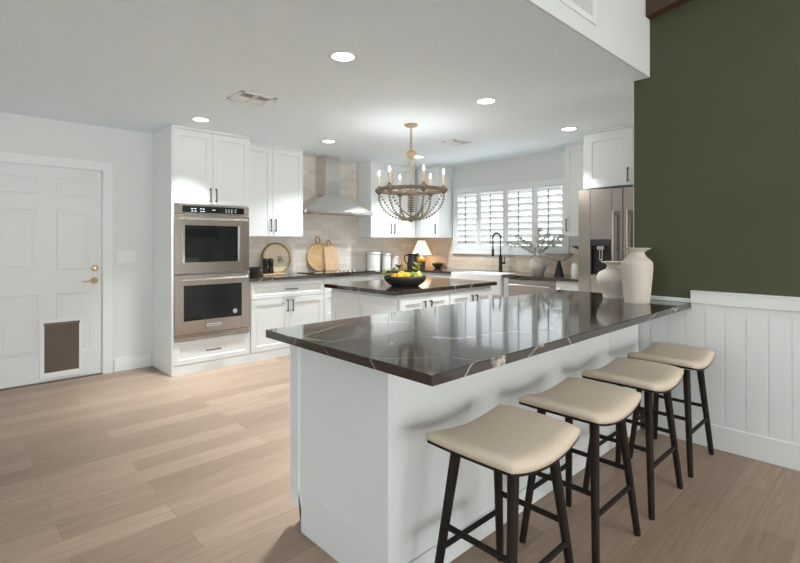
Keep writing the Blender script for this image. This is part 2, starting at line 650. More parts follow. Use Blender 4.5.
# beadboard wainscot, its cap and baseboard
mb = MB()
mb.box(GX - .004, GX, -6.2, GE - .005, .14, CB)
y = GE - .005
k = 0
while y > -6.1:
    mb.box(GX - .012, GX - .003, y - .106 + .003, y, .14, CB - .004)
    mb.box(GX - .0095, GX - .003, y - .1085, y - .1025, .14, CB - .004)
    y -= .1085
mb.box(GX - .012, GX - .003, -6.2, .966, CB - .004, .91)
struct('trim_wainscot', mb, M['trim'], bevel=.0015)
struct('trim_wainscot_cap', MB().box(GX - .030, GX, -6.2, .965, .905, .985).box(GX - .036, GX, -6.2, .965, .975, .987), M['trim'], bevel=.003)
struct('trim_bar_upstand', MB().box(GX - .014, GX, 0.966, GE - .002, CT + .0005, .932), M['trim'], bevel=.002)
struct('baseboard_green', MB().box(GX - .020, GX, -6.2, 1.17, 0, .150), M['trim'], bevel=.005)
struct('baseboard_back', MB().box(1.225, 1.565, WY - .014, WY, 0, .130).box(-5.0, .14, WY - .014, WY, 0, .130), M['trim'], bevel=.004)

# living room behind the camera: side wall with a window, garden wall with wide patio doors
mb = MB()
mb.box(-5.15, -5.0, -6.3, .6, 0, 4.6).box(-5.15, -5.0, 2.6, WY + .15, 0, 3.0).box(-5.15, -5.0, .6, 2.6, 0, .8).box(-5.15, -5.0, .6, 2.6, 2.3, 3.4)
struct('wall_left', mb, M['wall'])
mb = MB()
mb.box(-5.0, -2.4, -6.45, -6.2, 0, 4.6).box(3.4, GX + .15, -6.45, -6.2, 0, 4.6).box(-2.4, 3.4, -6.45, -6.2, 2.3, 4.6)
struct('wall_patio', mb, M['wall'])

# door casing
mb = MB()
mb.box(DX1, DX1 + .085, WY - .009, WY, 0, DZ + .085).box(DX0 - .085, DX0, WY - .009, WY, 0, DZ + .085).box(DX0, DX1, WY - .009, WY, DZ, DZ + .085)
mb.box(DX1 - .004, DX1, WY, WY + .12, 0, DZ).box(DX0, DX0 + .004, WY, WY + .12, 0, DZ).box(DX0, DX1, WY, WY + .12, DZ - .004, DZ)
struct('trim_door', mb, M['trim'], bevel=.004)
struct('trim_threshold', MB().box(DX0, DX1, WY - .002, WY + .12, 0, .008), M['nickel'])

# six panel door
mb = MB()
DF = WY + .018
mb.box(DX0 + .007, DX1 - .007, DF + .010, DF + .045, .012, DZ - .008)
cols = ((.335, .618), (.755, 1.030))
rows = ((.250, .817), (1.035, 1.600), (1.740, 1.900))
xs = [DX0 + .007, .335, .618, .755, 1.030, DX1 - .007]
zs = [.012, .250, .817, 1.035, 1.600, 1.740, 1.900, DZ - .008]
for i in range(5):
    for j in range(7):
        if i in (1, 3) and j in (1, 3, 5):
            a0, a1, c0, c1 = xs[i], xs[i + 1], zs[j], zs[j + 1]
            bm = mb.bm
            R = []
            for ins, d in ((0, 0), (.012, .006), (.030, .006), (.048, .002)):
                R.append([bm.verts.new((p, DF + d, q)) for p, q in ((a0 + ins, c0 + ins), (a1 - ins, c0 + ins), (a1 - ins, c1 - ins), (a0 + ins, c1 - ins))])
            for p, q in zip(R, R[1:]):
                for k in range(4):
                    bm.faces.new((p[k], p[(k + 1) % 4], q[(k + 1) % 4], q[k]))
            bm.faces.new(R[-1])
        else:
            mb.box(xs[i], xs[i + 1], DF, DF + .012, zs[j], zs[j + 1])
dr = struct('door_1', mb, M['door'], origin=(.68, DF, 0))
# lever and deadbolt
mb = MB()
mb.lathe([(0, 0), (.033, 0), (.033, .006), (.016, .012), (.012, .045), (0, .047)], (1.062, DF, .925), 24, 'Y')
for v in mb.bm.verts:
    v.co.y = 2 * DF - v.co.y
mb.tube(catmull([(1.062, DF - .042, .925), (1.03, DF - .05, .926), (.985, DF - .05, .920), (.955, DF - .046, .924)]), [.009] * 9 + [.008] * 9 + [.007] * 7, 10)
mb.build('lever_handle', M['brass'], dr, smooth='auto')
mb = MB()
mb.lathe([(0, 0), (.030, 0), (.030, .008), (.022, .016), (.010, .018), (0, .019)], (1.065, DF, 1.045), 24, 'Y')
for v in mb.bm.verts:
    v.co.y = 2 * DF - v.co.y
mb.box(1.058, 1.072, DF - .03, DF - .017, 1.028, 1.062)
mb.build('deadbolt', M['brass'], dr, smooth='auto')
# pet flap
mb = MB()
for a0, a1, c0, c1 in ((.630, .665, .035, .585), (.935, .970, .035, .585), (.665, .935, .035, .090), (.665, .935, .548, .585)):
    mb.box(a0, a1, DF - .012, DF, c0, c1)
pf = mb.build('pet_flap_frame', M['plate'], dr, bevel=.003)
MB().box(.664, .936, DF - .009, DF - .001, .088, .535).build('flap', M['flap'], pf)
MB().box(.660, .940, DF - .022, DF - .004, .527, .550).box(.78, .80, DF - .026, DF - .018, .532, .538).build('flap_bar', M['nickel'], pf, bevel=.003)
# contact sensor in the corner
t = thing('door_sensor', 'small white contact sensor at the top right corner of the panelled door', 'sensor', (1.09, DF - .004, 1.93))
MB().box(1.075, 1.105, DF - .016, DF, 1.905, 1.975).build('magnet', M['plate'], t, bevel=.003)
MB().box(1.131, 1.150, WY - .028, WY - .014, 1.90, 1.975).build('sensor_body', M['plate'], t, bevel=.003)

# switch plate
t = thing('light_switch', 'white three gang rocker switch plate between the panelled door and oven cabinet', 'light switch', (1.335, WY, 1.15))
MB().box(1.252, 1.420, WY - .006, WY, 1.093, 1.212).build('cover_plate', M['plate'], t, bevel=.002)
for k in range(3):
    MB().box(1.275 + k * .046, 1.308 + k * .046, WY - .010, WY - .004, 1.118, 1.187).build('rocker', M['plate'], t, bevel=.002)

# soffit vent
t = thing('wall_vent', 'white slotted return air grille high on the soffit face', 'vent', (2.44, SY, 2.7))
mb = MB()
for a0, a1, c0, c1 in ((2.20, 2.25, 2.53, 2.90), (2.645, 2.69, 2.53, 2.90), (2.25, 2.645, 2.53, 2.567), (2.25, 2.645, 2.862, 2.90)):
    mb.box(a0, a1, SY - .008, SY, c0, c1)
mb.build('frame', M['trim'], t, bevel=.002)
MB().box(2.25, 2.645, SY - .0015, SY, 2.567, 2.862).build('duct_shade', M['plastic'], t)  # black sheet painting the shade between the slats
mb = MB()
k = 2.254
while k < 2.64:
    mb.box(k, k + .0105, SY - .006, SY - .001, 2.567, 2.862)
    k += .0165
mb.build('slats', M['trim'], t)


def ceiling_vent(x0, x1, y0, y1, label):
    t = thing('ceiling_vent', label, 'vent', ((x0 + x1) / 2, (y0 + y1) / 2, CZ), 'ceiling registers')
    mb = MB()
    bd = .03
    xm = (x0 + x1) / 2
    for a in ((x0, x1, y0, y0 + bd), (x0, x1, y1 - bd, y1), (x0, x0 + bd, y0, y1), (x1 - bd, x1, y0, y1), (xm - .009, xm + .009, y0, y1)):
        mb.box(*a, CZ - .009, CZ)
    mb.build('frame', M['trim'], t, bevel=.002)
    MB().box(x0 + bd, x1 - bd, y0 + bd, y1 - bd, CZ - .0015, CZ).build('duct_shade', M['shadow'], t)  # grey sheet standing in for the shaded duct above the louvers
    mb = MB()
    n = 8
    for q in range(n):
        yy = y0 + bd + (y1 - y0 - 2 * bd) * (q + .5) / n
        c = PI / 5 if q < n / 2 else -PI / 5
        mb.prism([(yy - .012, CZ - .008), (yy - .010, CZ - .009), (yy + .006, CZ - .002), (yy + .004, CZ - .001)] if c > 0 else
                 [(yy + .012, CZ - .008), (yy + .010, CZ - .009), (yy - .006, CZ - .002), (yy - .004, CZ - .001)], x0 + bd, x1 - bd, lambda a, b, c: (c, a, b))
    mb.build('louvers', M['trim'], t)
    return t


ceiling_vent(1.612, 1.905, 3.42, 3.685, 'square white ceiling register above the open floor near the oven wall')
ceiling_vent(4.075, 4.362, 3.42, 3.625, 'square white ceiling register to the right of the chandelier')

# rake beam under the vault on the green wall
mb = MB()
mb.prism([(SY - .002, 2.825), (-6.2, 4.309), (-6.2, 4.45), (SY - .002, 2.968)], GX - .085, GX - .001, lambda a, b, c: (c, a, b))
struct('beam', mb, M['beam'], bevel=.004)

# tile
mb = MB()
mb.box(2.392, 3.212, WY - .009, WY, CT, 1.40).box(3.212, 4.305, WY - .009, WY, CT, CZ - .001).box(4.305, WX - .01, WY - .009, WY, CT, 1.40)
struct('wall_tile_range', mb, M['tileX'])
mb = MB()
mb.box(WX - .009, WX, 1.30, 2.845, CT, 1.40).box(WX - .009, WX, 2.845, 4.67, CT, 1.13).box(WX - .009, WX, 4.67, WY - .009, CT, 1.40)
struct('wall_tile_window', mb, M['tileY'])

# outside: garden wall beyond the window
struct('wall_exterior', MB().box(8.4, 8.6, .5, 8.5, -.2, 1.75), M['stucco'])

# window: frame, glass
mb = MB()
fx = WX
mb.box(fx - .030, fx, 2.835, 4.675, 1.13, 1.215).box(fx - .030, fx, 2.835, 4.675, 2.02, 2.085)
mb.box(fx - .030, fx, 2.835, 2.885, 1.215, 2.02).box(fx - .030, fx, 4.625, 4.675, 1.215, 2.02)
mb.box(fx - .042, fx, 2.82, 4.69, 1.125, 1.150)
wf = struct('window_1', mb, M['trim'], bevel=.003, origin=(WX, 3.75, 1.6))
mb = MB()
for yy in (W0 + .01, 3.745, W1 - .01):
    mb.box(WX + .09, WX + .13, yy - .02, yy + .02, Z0, Z1)
mb.box(WX + .09, WX + .13, W0, W1, Z0, Z0 + .04).box(WX + .09, WX + .13, W0, W1, Z1 - .04, Z1)
mb.build('sash', M['trim'], wf)
MB().box(WX + .108, WX + .114, W0 + .02, W1 - .02, Z0 + .03, Z1 - .03).build('pane', M['pane'], wf)

# shutters
SHUT = ((4.625, 4.205, 'white louvred shutter panel beside the corner cabinet, first of the window'),
        (4.201, 3.752, 'white louvred shutter panel behind the black faucet arch'),
        (3.748, 3.305, 'white louvred shutter panel behind the left olive branches'),
        (3.301, 2.885, 'white louvred shutter panel beside the wall cabinet near the fridge'))
for ya, yb, lab in SHUT:
    yc = (ya + yb) / 2
    t = thing('shutter_panel', lab, 'shutter', (WX - .01, yc, 1.217), 'plantation shutters of the kitchen window')
    mb = MB()
    X0, X1 = WX - .026, WX + .004
    st = .042
    mb.box(X0, X1, yb + .001, yb + st, 1.217, 2.018).box(X0, X1, ya - st, ya - .001, 1.217, 2.018)
    mb.box(X0, X1, yb + st, ya - st, 1.217, 1.252).box(X0, X1, yb + st, ya - st, 1.987, 2.018)
    mb.build('panel_frame', M['louver'], t, bevel=.002)
    mb = MB()
    n = 9
    for q in range(n):
        zc = 1.292 + q * .0825
        ang = math.radians(-47)
        pr_ = []
        for k in range(12):
            th = 2 * PI * k / 12
            u_, v_ = .041 * math.cos(th), .006 * math.sin(th)
            pr_.append((WX - .011 + u_ * math.cos(ang) - v_ * math.sin(ang), zc + u_ * math.sin(ang) + v_ * math.cos(ang)))
        mb.prism(pr_, yb + st + .001, ya - st - .001, lambda a, b, c: (a, c, b))
    mb.build('louvers', M['louver'], t, smooth='auto')
    MB().box(WX - .062, WX - .050, yc - .006, yc + .006, 1.275, 1.965).build('tilt_rod', M['rod'], t, bevel=.002)

# ============================================================ cabinets and appliances
FY = 4.89          # carcass front of the tall and base units on the range wall (doors stand 19 mm proud)
OX0, OX1 = 1.585, 2.390

t = thing('oven_cabinet', 'tall white cabinet housing the double oven beside the door wall', 'cabinet', ((OX0 + OX1) / 2, 5.17, 0))
mb = MB()
mb.box(OX0, OX0 + .02, FY - .019, WY - .001, 0, CZ - .002).box(OX1 - .018, OX1, FY, WY - .001, 0, CZ - .002)
mb.box(OX0 + .02, OX1 - .018, FY + .01, WY - .001, 0, .338).box(OX0 + .02, OX1 - .018, FY, WY - .001, 1.676, CZ - .002)
mb.box(OX0 + .02, OX1 - .018, WY - .03, WY - .001, .338, 1.676)
mb.box(OX0 + .02, OX1 - .018, FY, FY + .02, .325, .338)
mb.build('carcass', M['cab'], t, bevel=.001)
MB().box(OX0 + .02, OX1, FY - .017, FY + .01, 0, .092).build('plinth', M['cab'], t, bevel=.001)
MB().box(OX0, OX1, FY - .021, FY, 2.408, CZ - .001).build('top_fascia', M['cab'], t, bevel=.001)
f = fr('Y-', FY)
xm = 1.985
front(f, OX0 + .02, xm, 1.680, 2.406, t, handle=(xm - .030, 1.775, True, .14))
front(f, xm, OX1 - .002, 1.680, 2.406, t, handle=(xm + .030, 1.775, True, .14))
front(f, OX0 + .02, OX1 - .002, .095, .325, t, 'drawer', handle=(xm, .21, False, .15), rail=.05)

# double oven
A0, A1 = 1.607, 2.371
t = thing('double_oven', 'stainless steel double wall oven built into the tall white cabinet', 'oven', (1.989, FY - .02, .34))
MB().box(A0 + .01, A1 - .01, FY - .002, WY - .06, .346, 1.668).build('body', M['grey'], t)
f = fr('Y-', FY)
mb = MB()
fbox(mb, f, A0, A1, 0, .030, 1.580, 1.670)
panel = mb.build('control_panel', M['steel'], t, bevel=.003)
mb = MB()
fbox(mb, f, A0 + .075, A1 - .055, .030, .0325, 1.592, 1.657)
cp = mb.build('display', M['glassblk'], t)
for i, (a, z, ww) in enumerate([(1.775, 1.630, .02), (1.805, 1.632, .018), (1.777, 1.606, .02), (1.808, 1.606, .018), (1.862, 1.632, .02), (1.888, 1.630, .018), (1.864, 1.607, .018), (1.889, 1.607, .02), (1.990, 1.624, .032),
                                (2.120, 1.634, .012), (2.120, 1.620, .012), (2.120, 1.606, .012), (2.150, 1.634, .012), (2.150, 1.620, .012), (2.150, 1.606, .012), (2.180, 1.634, .012), (2.180, 1.620, .012), (2.180, 1.606, .012), (2.22, 1.634, .018), (2.22, 1.612, .018)]):
    mb = MB()
    fbox(mb, f, a - ww / 2, a + ww / 2, .0325, .0330, z - .003, z + .003)
    mb.build('touch_key', M['display'], cp)


def oven_door(z0, z1, gz0, gz1, badge):
    mb = MB()
    ga0, ga1 = A0 + .075, A1 - .105
    if badge:
        ga0, ga1 = A0 + .085, A1 - .085
    for a0, a1, c0, c1 in ((A0, ga0, z0, z1), (ga1, A1, z0, z1), (ga0, ga1, z0, gz0), (ga0, ga1, gz1, z1)):
        fbox(mb, f, a0, a1, 0, .040, c0, c1)
    d = mb.build('oven_door', M['steel'], t, bevel=.002)
    mb = MB()
    fbox(mb, f, ga0 + .001, ga1 - .001, .004, .034, gz0 + .001, gz1 - .001)
    mb.build('window_glass', M['glassblk'], d)
    hz = z1 - .042
    mb = MB()
    p, q = f(A0 + .055, .085, hz), f(A1 - .045, .085, hz)
    mb.tube([p, q], .0135, 16)
    for a in (A0 + .075, A1 - .065):
        mb.tube([f(a, .038, hz), f(a, .088, hz)], .011, 12)
    mb.build('handle', M['chrome'], d, smooth='auto')
    if badge:
        mb = MB()
        fbox(mb, f, 1.915, 2.065, .040, .043, z0 + .055, z0 + .088)
        bd = mb.build('badge', M['chrome'], d, bevel=.001)
        cu = bpy.data.curves.new('badge_text', 'FONT')
        cu.body = 'KitchenAid'
        cu.size = .026
        cu.align_x = 'CENTER'
        cu.extrude = .0005
        to = bpy.data.objects.new('badge_text', cu)
        C.objects.link(to)
        bpy.context.view_layer.update()
        me = bpy.data.meshes.new_from_object(to.evaluated_get(bpy.context.evaluated_depsgraph_get()))
        bpy.data.objects.remove(to)
        bm = bmesh.new()
        bm.from_mesh(me)
        bmesh.ops.transform(bm, matrix=Matrix.Translation((1.99, FY - .0436, z0 + .063)) @ Matrix.Rotation(PI / 2, 4, 'X'), verts=bm.verts)
        m2 = MB()
        m2.bm = bm
        m2.build('lettering', M['plastic'], d)
        mb = MB()
        mb.lathe([(0, 0), (.024, 0), (.024, .002), (0, .002)], (2.215, FY - .036, gz0 + .055), 24, 'Y')
        sticker = mb.build('round_sticker', M['stick'], d)
        mb = MB()
        mb.tube([(2.215 + .018 * math.cos(k * PI / 10), FY - .0365, gz0 + 0.055 + .018 * math.sin(k * PI / 10)) for k in range(20)], .0015, 6, True)
        mb.box(2.203, 2.227, FY - .0370, FY - .036, gz0 + .052, gz0 + .058)
        mb.build('sticker_print', M['grey'], d)
    else:
        mb = MB()
        fbox(mb, f, ga0 - .002, ga0 + .020, .034, .041, gz0 - .003, gz1 + .003)
        mb.build('glass_trim', M['chrome'], d, bevel=.001)
        mb = MB()
        fbox(mb, f, ga1 - .020, ga1 + .002, .034, .041, gz0 - .003, gz1 + .003)
        mb.build('glass_trim', M['chrome'], d, bevel=.001)
    return d


oven_door(.986, 1.570, 1.098, 1.465, False)
oven_door(.392, .974, .522, .870, True)
mb = MB()
fbox(mb, f, A0, A1, 0, .034, .342, .366)
fbox(mb, f, A0, A1, .0, .024, .366, .385)
mb.build('vent_trim', M['steel'], t, bevel=.002)

# wall cabinets on the range wall
UY = 5.149
UZ0, UZ1 = 1.365, 2.406


def wall_unit(label, x0, x1, fx0, doors, side=None):
    t = thing('wall_cabinet', label, 'cabinet', ((x0 + x1) / 2, 5.3, UZ0))
    MB().box(x0, x1, UY, WY - .010, UZ0, CZ - .001).build('carcass', M['cab'], t, bevel=.001)
    MB().box(fx0, x1, UY - .021, UY, 2.408, CZ - .001).build('top_fascia', M['cab'], t, bevel=.001)
    f = fr('Y-', UY)
    for a0, a1, h in doors:
        front(f, a0, a1, UZ0, 2.406, t, handle=(h, UZ0 + .130, True, .15) if h else None)
    return t


wall_unit('white two door wall cabinet between the oven cabinet and steel hood', 2.392, 3.212, 2.392, ((2.392, 2.800, 2.770), (2.800, 3.212, 2.830)))
wall_unit('white two door wall cabinet right of the steel hood, behind the chandelier', 4.306, 5.199, 4.306, ((4.306, 4.706, 4.674), (4.706, 5.130, 4.738)))

UX = 5.239
t = thing('wall_cabinet', 'white corner wall cabinet with one door left of the window', 'cabinet', (5.4, 4.9, UZ0))
MB().box(UX, WX - .010, 4.697, WY - .011, UZ0, CZ - .001).build('carcass', M['cab'], t, bevel=.001)
MB().box(UX - .021, UX, 4.697, 5.125, 2.408, CZ - .001).build('top_fascia', M['cab'], t, bevel=.001)
front(fr('X-', UX), 4.697, 5.110, UZ0, 2.406, t, handle=(4.738, UZ0 + .130, True, .15))

t = thing('wall_cabinet', 'narrow white wall cabinet between the window and the fridge', 'cabinet', (5.4, 2.45, UZ0))
MB().box(UX, WX - .010, 2.307, 2.735, UZ0, CZ - .001).build('carcass', M['cab'], t, bevel=.001)
MB().box(UX - .021, UX, 2.307, 2.735, 2.408, CZ - .001).build('top_fascia', M['cab'], t, bevel=.001)
front(fr('X-', UX), 2.307, 2.735, UZ0, 2.406, t, handle=(2.700, UZ0 + .130, True, .15))

# under-cabinet appliance beside the fridge
t = thing('under_cabinet_appliance', 'grey box with a black sloping underside mounted beneath the narrow wall cabinet', 'appliance', (5.38, 2.5, 1.25))
MB().box(5.235, 5.53, 2.36, 2.67, 1.255, UZ0 - .001).build('housing', M['grey'], t, bevel=.004)
MB().prism([(2.67, 1.254), (2.36, 1.254), (2.36, 1.165), (2.52, 1.185)], 5.24, 5.53, lambda a, b, c: (c, a, b)).build('underside', M['plastic'], t, bevel=.003)

# fridge and the cabinet above it
t = thing('fridge_cabinet', 'white two door bridge cabinet above the stainless fridge', 'cabinet', (5.1, 1.85, 1.84))
MB().box(4.80, WX - .010, 1.40, 2.300, 1.850, CZ - .001).build('carcass', M['cab'], t, bevel=.001)
MB().box(4.779, 4.80, 1.40, 2.300, 2.408, CZ - .001).build('top_fascia', M['cab'], t, bevel=.001)
f = fr('X-', 4.80)
front(f, 1.805, 2.298, 1.850, 2.406, t, handle=(1.845, 1.95, True, .14), rail=.09)
front(f, 1.40, 1.805, 1.850, 2.406, t, handle=(1.765, 1.95, True, .14), rail=.09)

t = thing('refrigerator', 'stainless french door refrigerator with a black water dispenser', 'refrigerator', (5.1, 1.86, 0))
MB().box(4.745, 5.52, 1.42, 2.300, .03, 1.815).box(4.78, 5.5, 1.44, 2.28, 0, .03).build('body', M['grey'], t, bevel=.004)
f = fr('X-', 4.742)


def fdoor(a0, a1, z0, z1, name='fridge_door', hole=None):
    mb = MB()
    if hole:
        h0, h1, c0, c1 = hole
        for p in ((a0, h0, z0, z1), (h1, a1, z0, z1), (h0, h1, z0, c0), (h0, h1, c1, z1)):
            fbox(mb, f, p[0], p[1], 0, .062, p[2], p[3])
    else:
        fbox(mb, f, a0, a1, 0, .062, z0, z1)
    return mb.build(name, M['steel'], t, bevel=.006)


ld = fdoor(1.862, 2.302, .66, 1.822, hole=(1.965, 2.178, .975, 1.325))
rd = fdoor(1.418, 1.856, .66, 1.822)
fz = fdoor(1.418, 2.302, .06, .652, 'freezer_drawer')
for d, a in ((ld, 1.925), (rd, 1.795)):
    mb = MB()
    mb.tube([f(a, .120, .835), f(a, .120, 1.600)], .017, 16)
    for z in (.86, 1.575):
        fbox(mb, f, a - .015, a + .015, .062, .122, z - .016, z + .016)
    mb.build('handle', M['steel'], d, smooth='auto')
mb = MB()
mb.tube([f(1.50, .115, .60), f(2.22, .115, .60)], .014, 16)
for a in (1.53, 2.19):
    fbox(mb, f, a - .014, a + .014, .062, .116, .588, .612)
mb.build('handle', M['steel2'], fz, smooth='auto')
mb = MB()
fbox(mb, f, 1.966, 2.177, .010, .020, .976, 1.324)
fbox(mb, f, 1.966, 2.177, .020, .065, 1.262, 1.324)
fbox(mb, f, 1.966, 1.978, .020, .063, .976, 1.262)
fbox(mb, f, 2.165, 2.177, .020, .063, .976, 1.262)
fbox(mb, f, 1.966, 2.177, .020, .064, .976, .984)
dp = mb.build('dispenser', M['plastic'], ld, bevel=.001)
mb = MB()
fbox(mb, f, 2.040, 2.110, .020, .062, 1.225, 1.262)
fbox(mb, f, 2.058, 2.068, .030, .050, 1.130, 1.225)
fbox(mb, f, 2.082, 2.092, .030, .050, 1.130, 1.225)
fbox(mb, f, 2.058, 2.092, .030, .050, 1.118, 1.132)
mb.build('spout', M['steel2'], ld, bevel=.002)

# base units on the range wall
t = thing('base_cabinet', 'white base cabinet with one drawer over two doors beside the oven cabinet', 'cabinet', (2.87, 5.17, 0))
MB().box(2.392, 3.346, FY, WY - .001, 0, CB - .001).build('carcass', M['cab'], t, bevel=.001)
MB().box(2.392, 3.346, FY - .017, FY, 0, .092).build('plinth', M['cab'], t, bevel=.001)
f = fr('Y-', FY)
front(f, 2.400, 3.343, .672, .848, t, 'drawer', handle=(2.885, .765, False, .16), rail=.045)
front(f, 2.400, 2.871, .095, .668, t, handle=(2.838, .575, True, .14))
front(f, 2.871, 3.343, .095, .668, t, handle=(2.905, .575, True, .14))

t = thing('base_cabinet', 'white three drawer base cabinet under the cooktop', 'cabinet', (3.8, 5.17, 0))
MB().box(3.348, 4.255, FY, WY - .001, 0, CB - .001).build('carcass', M['cab'], t, bevel=.001)
MB().box(3.348, 4.255, FY - .017, FY, 0, .092).build('plinth', M['cab'], t, bevel=.001)
for z0, z1 in ((.672, .848), (.385, .668), (.095, .381)):
    front(f, 3.351, 4.252, z0, z1, t, 'drawer', handle=(3.80, z0 + .092 if z0 > .6 else z1 - .09, False, .16), rail=.045)

t = thing('base_cabinet', 'white corner base cabinet right of the cooktop drawers', 'cabinet', (4.6, 5.17, 0))
MB().box(4.257, WX - .012, FY, WY - .001, 0, CB - .001).build('carcass', M['cab'], t, bevel=.001)
MB().box(4.257, 4.93, FY - .017, FY, 0, .092).build('plinth', M['cab'], t, bevel=.001)
front(f, 4.260, 4.92, .672, .848, t, 'drawer', handle=(4.58, .765, False, .16), rail=.045)
front(f, 4.260, 4.92, .095, .668, t, handle=(4.31, .575, True, .14))

# base units on the window wall
BX = 4.950
f = fr('X-', BX)
t = thing('base_cabinet', 'white base cabinet on the window wall between the corner and the sink', 'cabinet', (5.2, 4.5, 0))
MB().box(BX, WX - .012, 4.185, FY - .022, 0, CB - .001).build('carcass', M['cab'], t, bevel=.001)
front(f, 4.188, 4.85, .672, .848, t, 'drawer', rail=.045)
front(f, 4.188, 4.85, .095, .668, t)
t = thing('sink_cabinet', 'white base cabinet under the apron front sink', 'cabinet', (5.2, 3.8, 0))
MB().box(BX, WX - .012, 3.372, 4.183, 0, .640).build('carcass', M['cab'], t, bevel=.001)
front(f, 3.375, 3.777, .095, .635, t, handle=(3.74, .55, True, .14))
front(f, 3.777, 4.180, .095, .635, t, handle=(3.815, .55, True, .14))
MB().box(BX - .02, WX - .012, 3.302, 3.370, 0, CB - .001).build('filler_panel', M['cab'], t, bevel=.001)

# apron sink
t = thing('apron_sink', 'white apron front farmhouse sink below the window', 'sink', (5.13, 3.78, .645))
mb = MB()
S0, S1, Y0, Y1 = 4.885, 5.345, 3.385, 4.175
sz = .900
bm = mb.bm


def rr(x0, x1, y0, y1, z, r, n=5):
    out = []
    for cx, cy, a in ((x1 - r, y1 - r, 0), (x0 + r, y1 - r, PI / 2), (x0 + r, y0 + r, PI), (x1 - r, y0 + r, 1.5 * PI)):
        for k in range(n + 1):
            th = a + k * PI / 2 / n
            out.append(bm.verts.new((cx + r * math.cos(th), cy + r * math.sin(th), z)))
    return out


R = [rr(S0, S1, Y0, Y1, .647, .012), rr(S0, S1, Y0, Y1, sz, .012), rr(S0 + .022, S1 - .022, Y0 + .022, Y1 - .022, sz, .03),
     rr(S0 + .030, S1 - .030, Y0 + .030, Y1 - .030, .68, .05)]
for p, q in zip(R, R[1:]):
    for k in range(len(p)):
        bm.faces.new((p[k], p[(k + 1) % len(p)], q[(k + 1) % len(p)], q[k]))
bm.faces.new(R[0][::-1])
bm.faces.new(R[-1])
mb.build('basin', M['white'], t, smooth='auto', bevel=.004)
MB().lathe([(0, 0), (.04, 0), (.045, .002), (.03, .003), (0, .001)], (5.13, 3.78, .6805), 24).build('drain', M['steel2'], t, smooth='auto')

# dishwasher
t = thing('dishwasher', 'stainless dishwasher with a bar handle between sink and fridge', 'dishwasher', (5.2, 2.99, 0))
MB().box(BX + .03, WX - .015, 2.690, 3.300, 0, CB - .002).build('body', M['shadow'], t)
mb = MB()
fbox(mb, f, 2.692, 3.298, -.028, .022, .11, .855)
dd = mb.build('door', M['steel'], t, bevel=.004)
mb = MB()
mb.tube([f(2.735, .070, .792), f(3.255, .070, .792)], .012, 14)
for a in (2.76, 3.23):
    mb.tube([f(a, .020, .792), f(a, .072, .792)], .010, 12)
mb.build('handle', M['steel2'], dd, smooth='auto')
mb = MB()
fbox(mb, f, 2.692, 3.298, -.02, -.005, .0, .10)
mb.build('kick_panel', M['steel'], t)

t = thing('base_cabinet', 'white base cabinet between the dishwasher and the fridge', 'cabinet', (5.2, 2.49, 0))
MB().box(BX, WX - .012, 2.310, 2.688, 0, CB - .001).build('carcass', M['cab'], t, bevel=.001)
front(f, 2.312, 2.686, .672, .848, t, 'drawer', rail=.045)
front(f, 2.312, 2.686, .095, .668, t)

# continuous L worktop, notched for the sink
CX = 4.912
poly = [(2.392, 4.845), (CX, 4.845), (CX, 4.177), (5.347, 4.177), (5.347, 3.383), (CX, 3.383), (CX, 2.308), (WX - .010, 2.308), (WX - .010, WY - .010), (2.392, WY - .010)]
o = MB().prism(poly, CB, CT).build('worktop', M['quartz'], None, bevel=.002, origin=(4, 5.2, CB))
tag(o, 'dark veined stone worktop running round the corner under hood and window', 'worktop')

# cooktop
t = thing('cooktop', 'black glass cooktop with a row of small steel knobs under the hood', 'cooktop', (3.76, 5.15, CT))
MB().box(3.28, 4.22, 4.93, 5.38, CT, CT + .008).build('glass', M['glassblk'], t, bevel=.002)
for k in range(5):
    MB().lathe([(0, .008), (.019, .008), (.017, .030), (.012, .032), (0, .032)], (3.63 + k * .068, 4.985, CT), 20).build('knob', M['steel2'], t, smooth='auto')
for cx, cy, r in ((3.46, 5.07, .085), (3.46, 5.27, .07), (3.75, 5.22, .10), (4.04, 5.07, .07), (4.04, 5.27, .085)):
    MB().tube([(cx + r * math.cos(k * PI / 16), cy + r * math.sin(k * PI / 16), CT + .0083) for k in range(32)], .0012, 6, True).build('burner_ring', M['grey'], t)

# hood
t = thing('range_hood', 'stainless pyramid range hood with a chimney over the cooktop', 'range hood', (3.67, 5.2, 1.66))
hx0, hx1, hy0, hy1 = 3.220, 4.298, 5.070, WY - .012
cx0, cx1, cy0, cy1 = 3.60, 3.825, 5.20, WY - .012
MB().box(hx0, hx1, hy0, hy1, 1.668, 1.702).build('rim_band', M['steel2'], t, bevel=.002)
mb = MB()
bm = mb.bm
lo = [bm.verts.new(p) for p in ((hx0 + .004, hy0 + .004, 1.702), (hx1 - .004, hy0 + .004, 1.702), (hx1 - .004, hy1, 1.702), (hx0 + .004, hy1, 1.702))]
hi = [bm.verts.new(p) for p in ((cx0 - .012, cy0 - .012, 1.925), (cx1 + .012, cy0 - .012, 1.925), (cx1 + .012, cy1, 1.925), (cx0 - .012, cy1, 1.925))]
for k in range(4):
    bm.faces.new((lo[k], lo[(k + 1) % 4], hi[(k + 1) % 4], hi[k]))
bm.faces.new(lo[::-1])
bm.faces.new(hi)
mb.build('canopy', M['steel2'], t)
MB().box(cx0, cx1, cy0, cy1, 1.925, CZ - .001).build('chimney', M['steel2'], t, bevel=.002)
MB().box(3.32, 4.20, 5.11, 5.38, 1.664, 1.668).build('grease_filter', M['steel'], t)
for xx in (3.42, 4.08):
    MB().lathe([(0, 0), (.03, 0), (.03, .003), (0, .003)], (xx, 5.16, 1.6610), 20).build('hood_lamp', M['plate'], t)

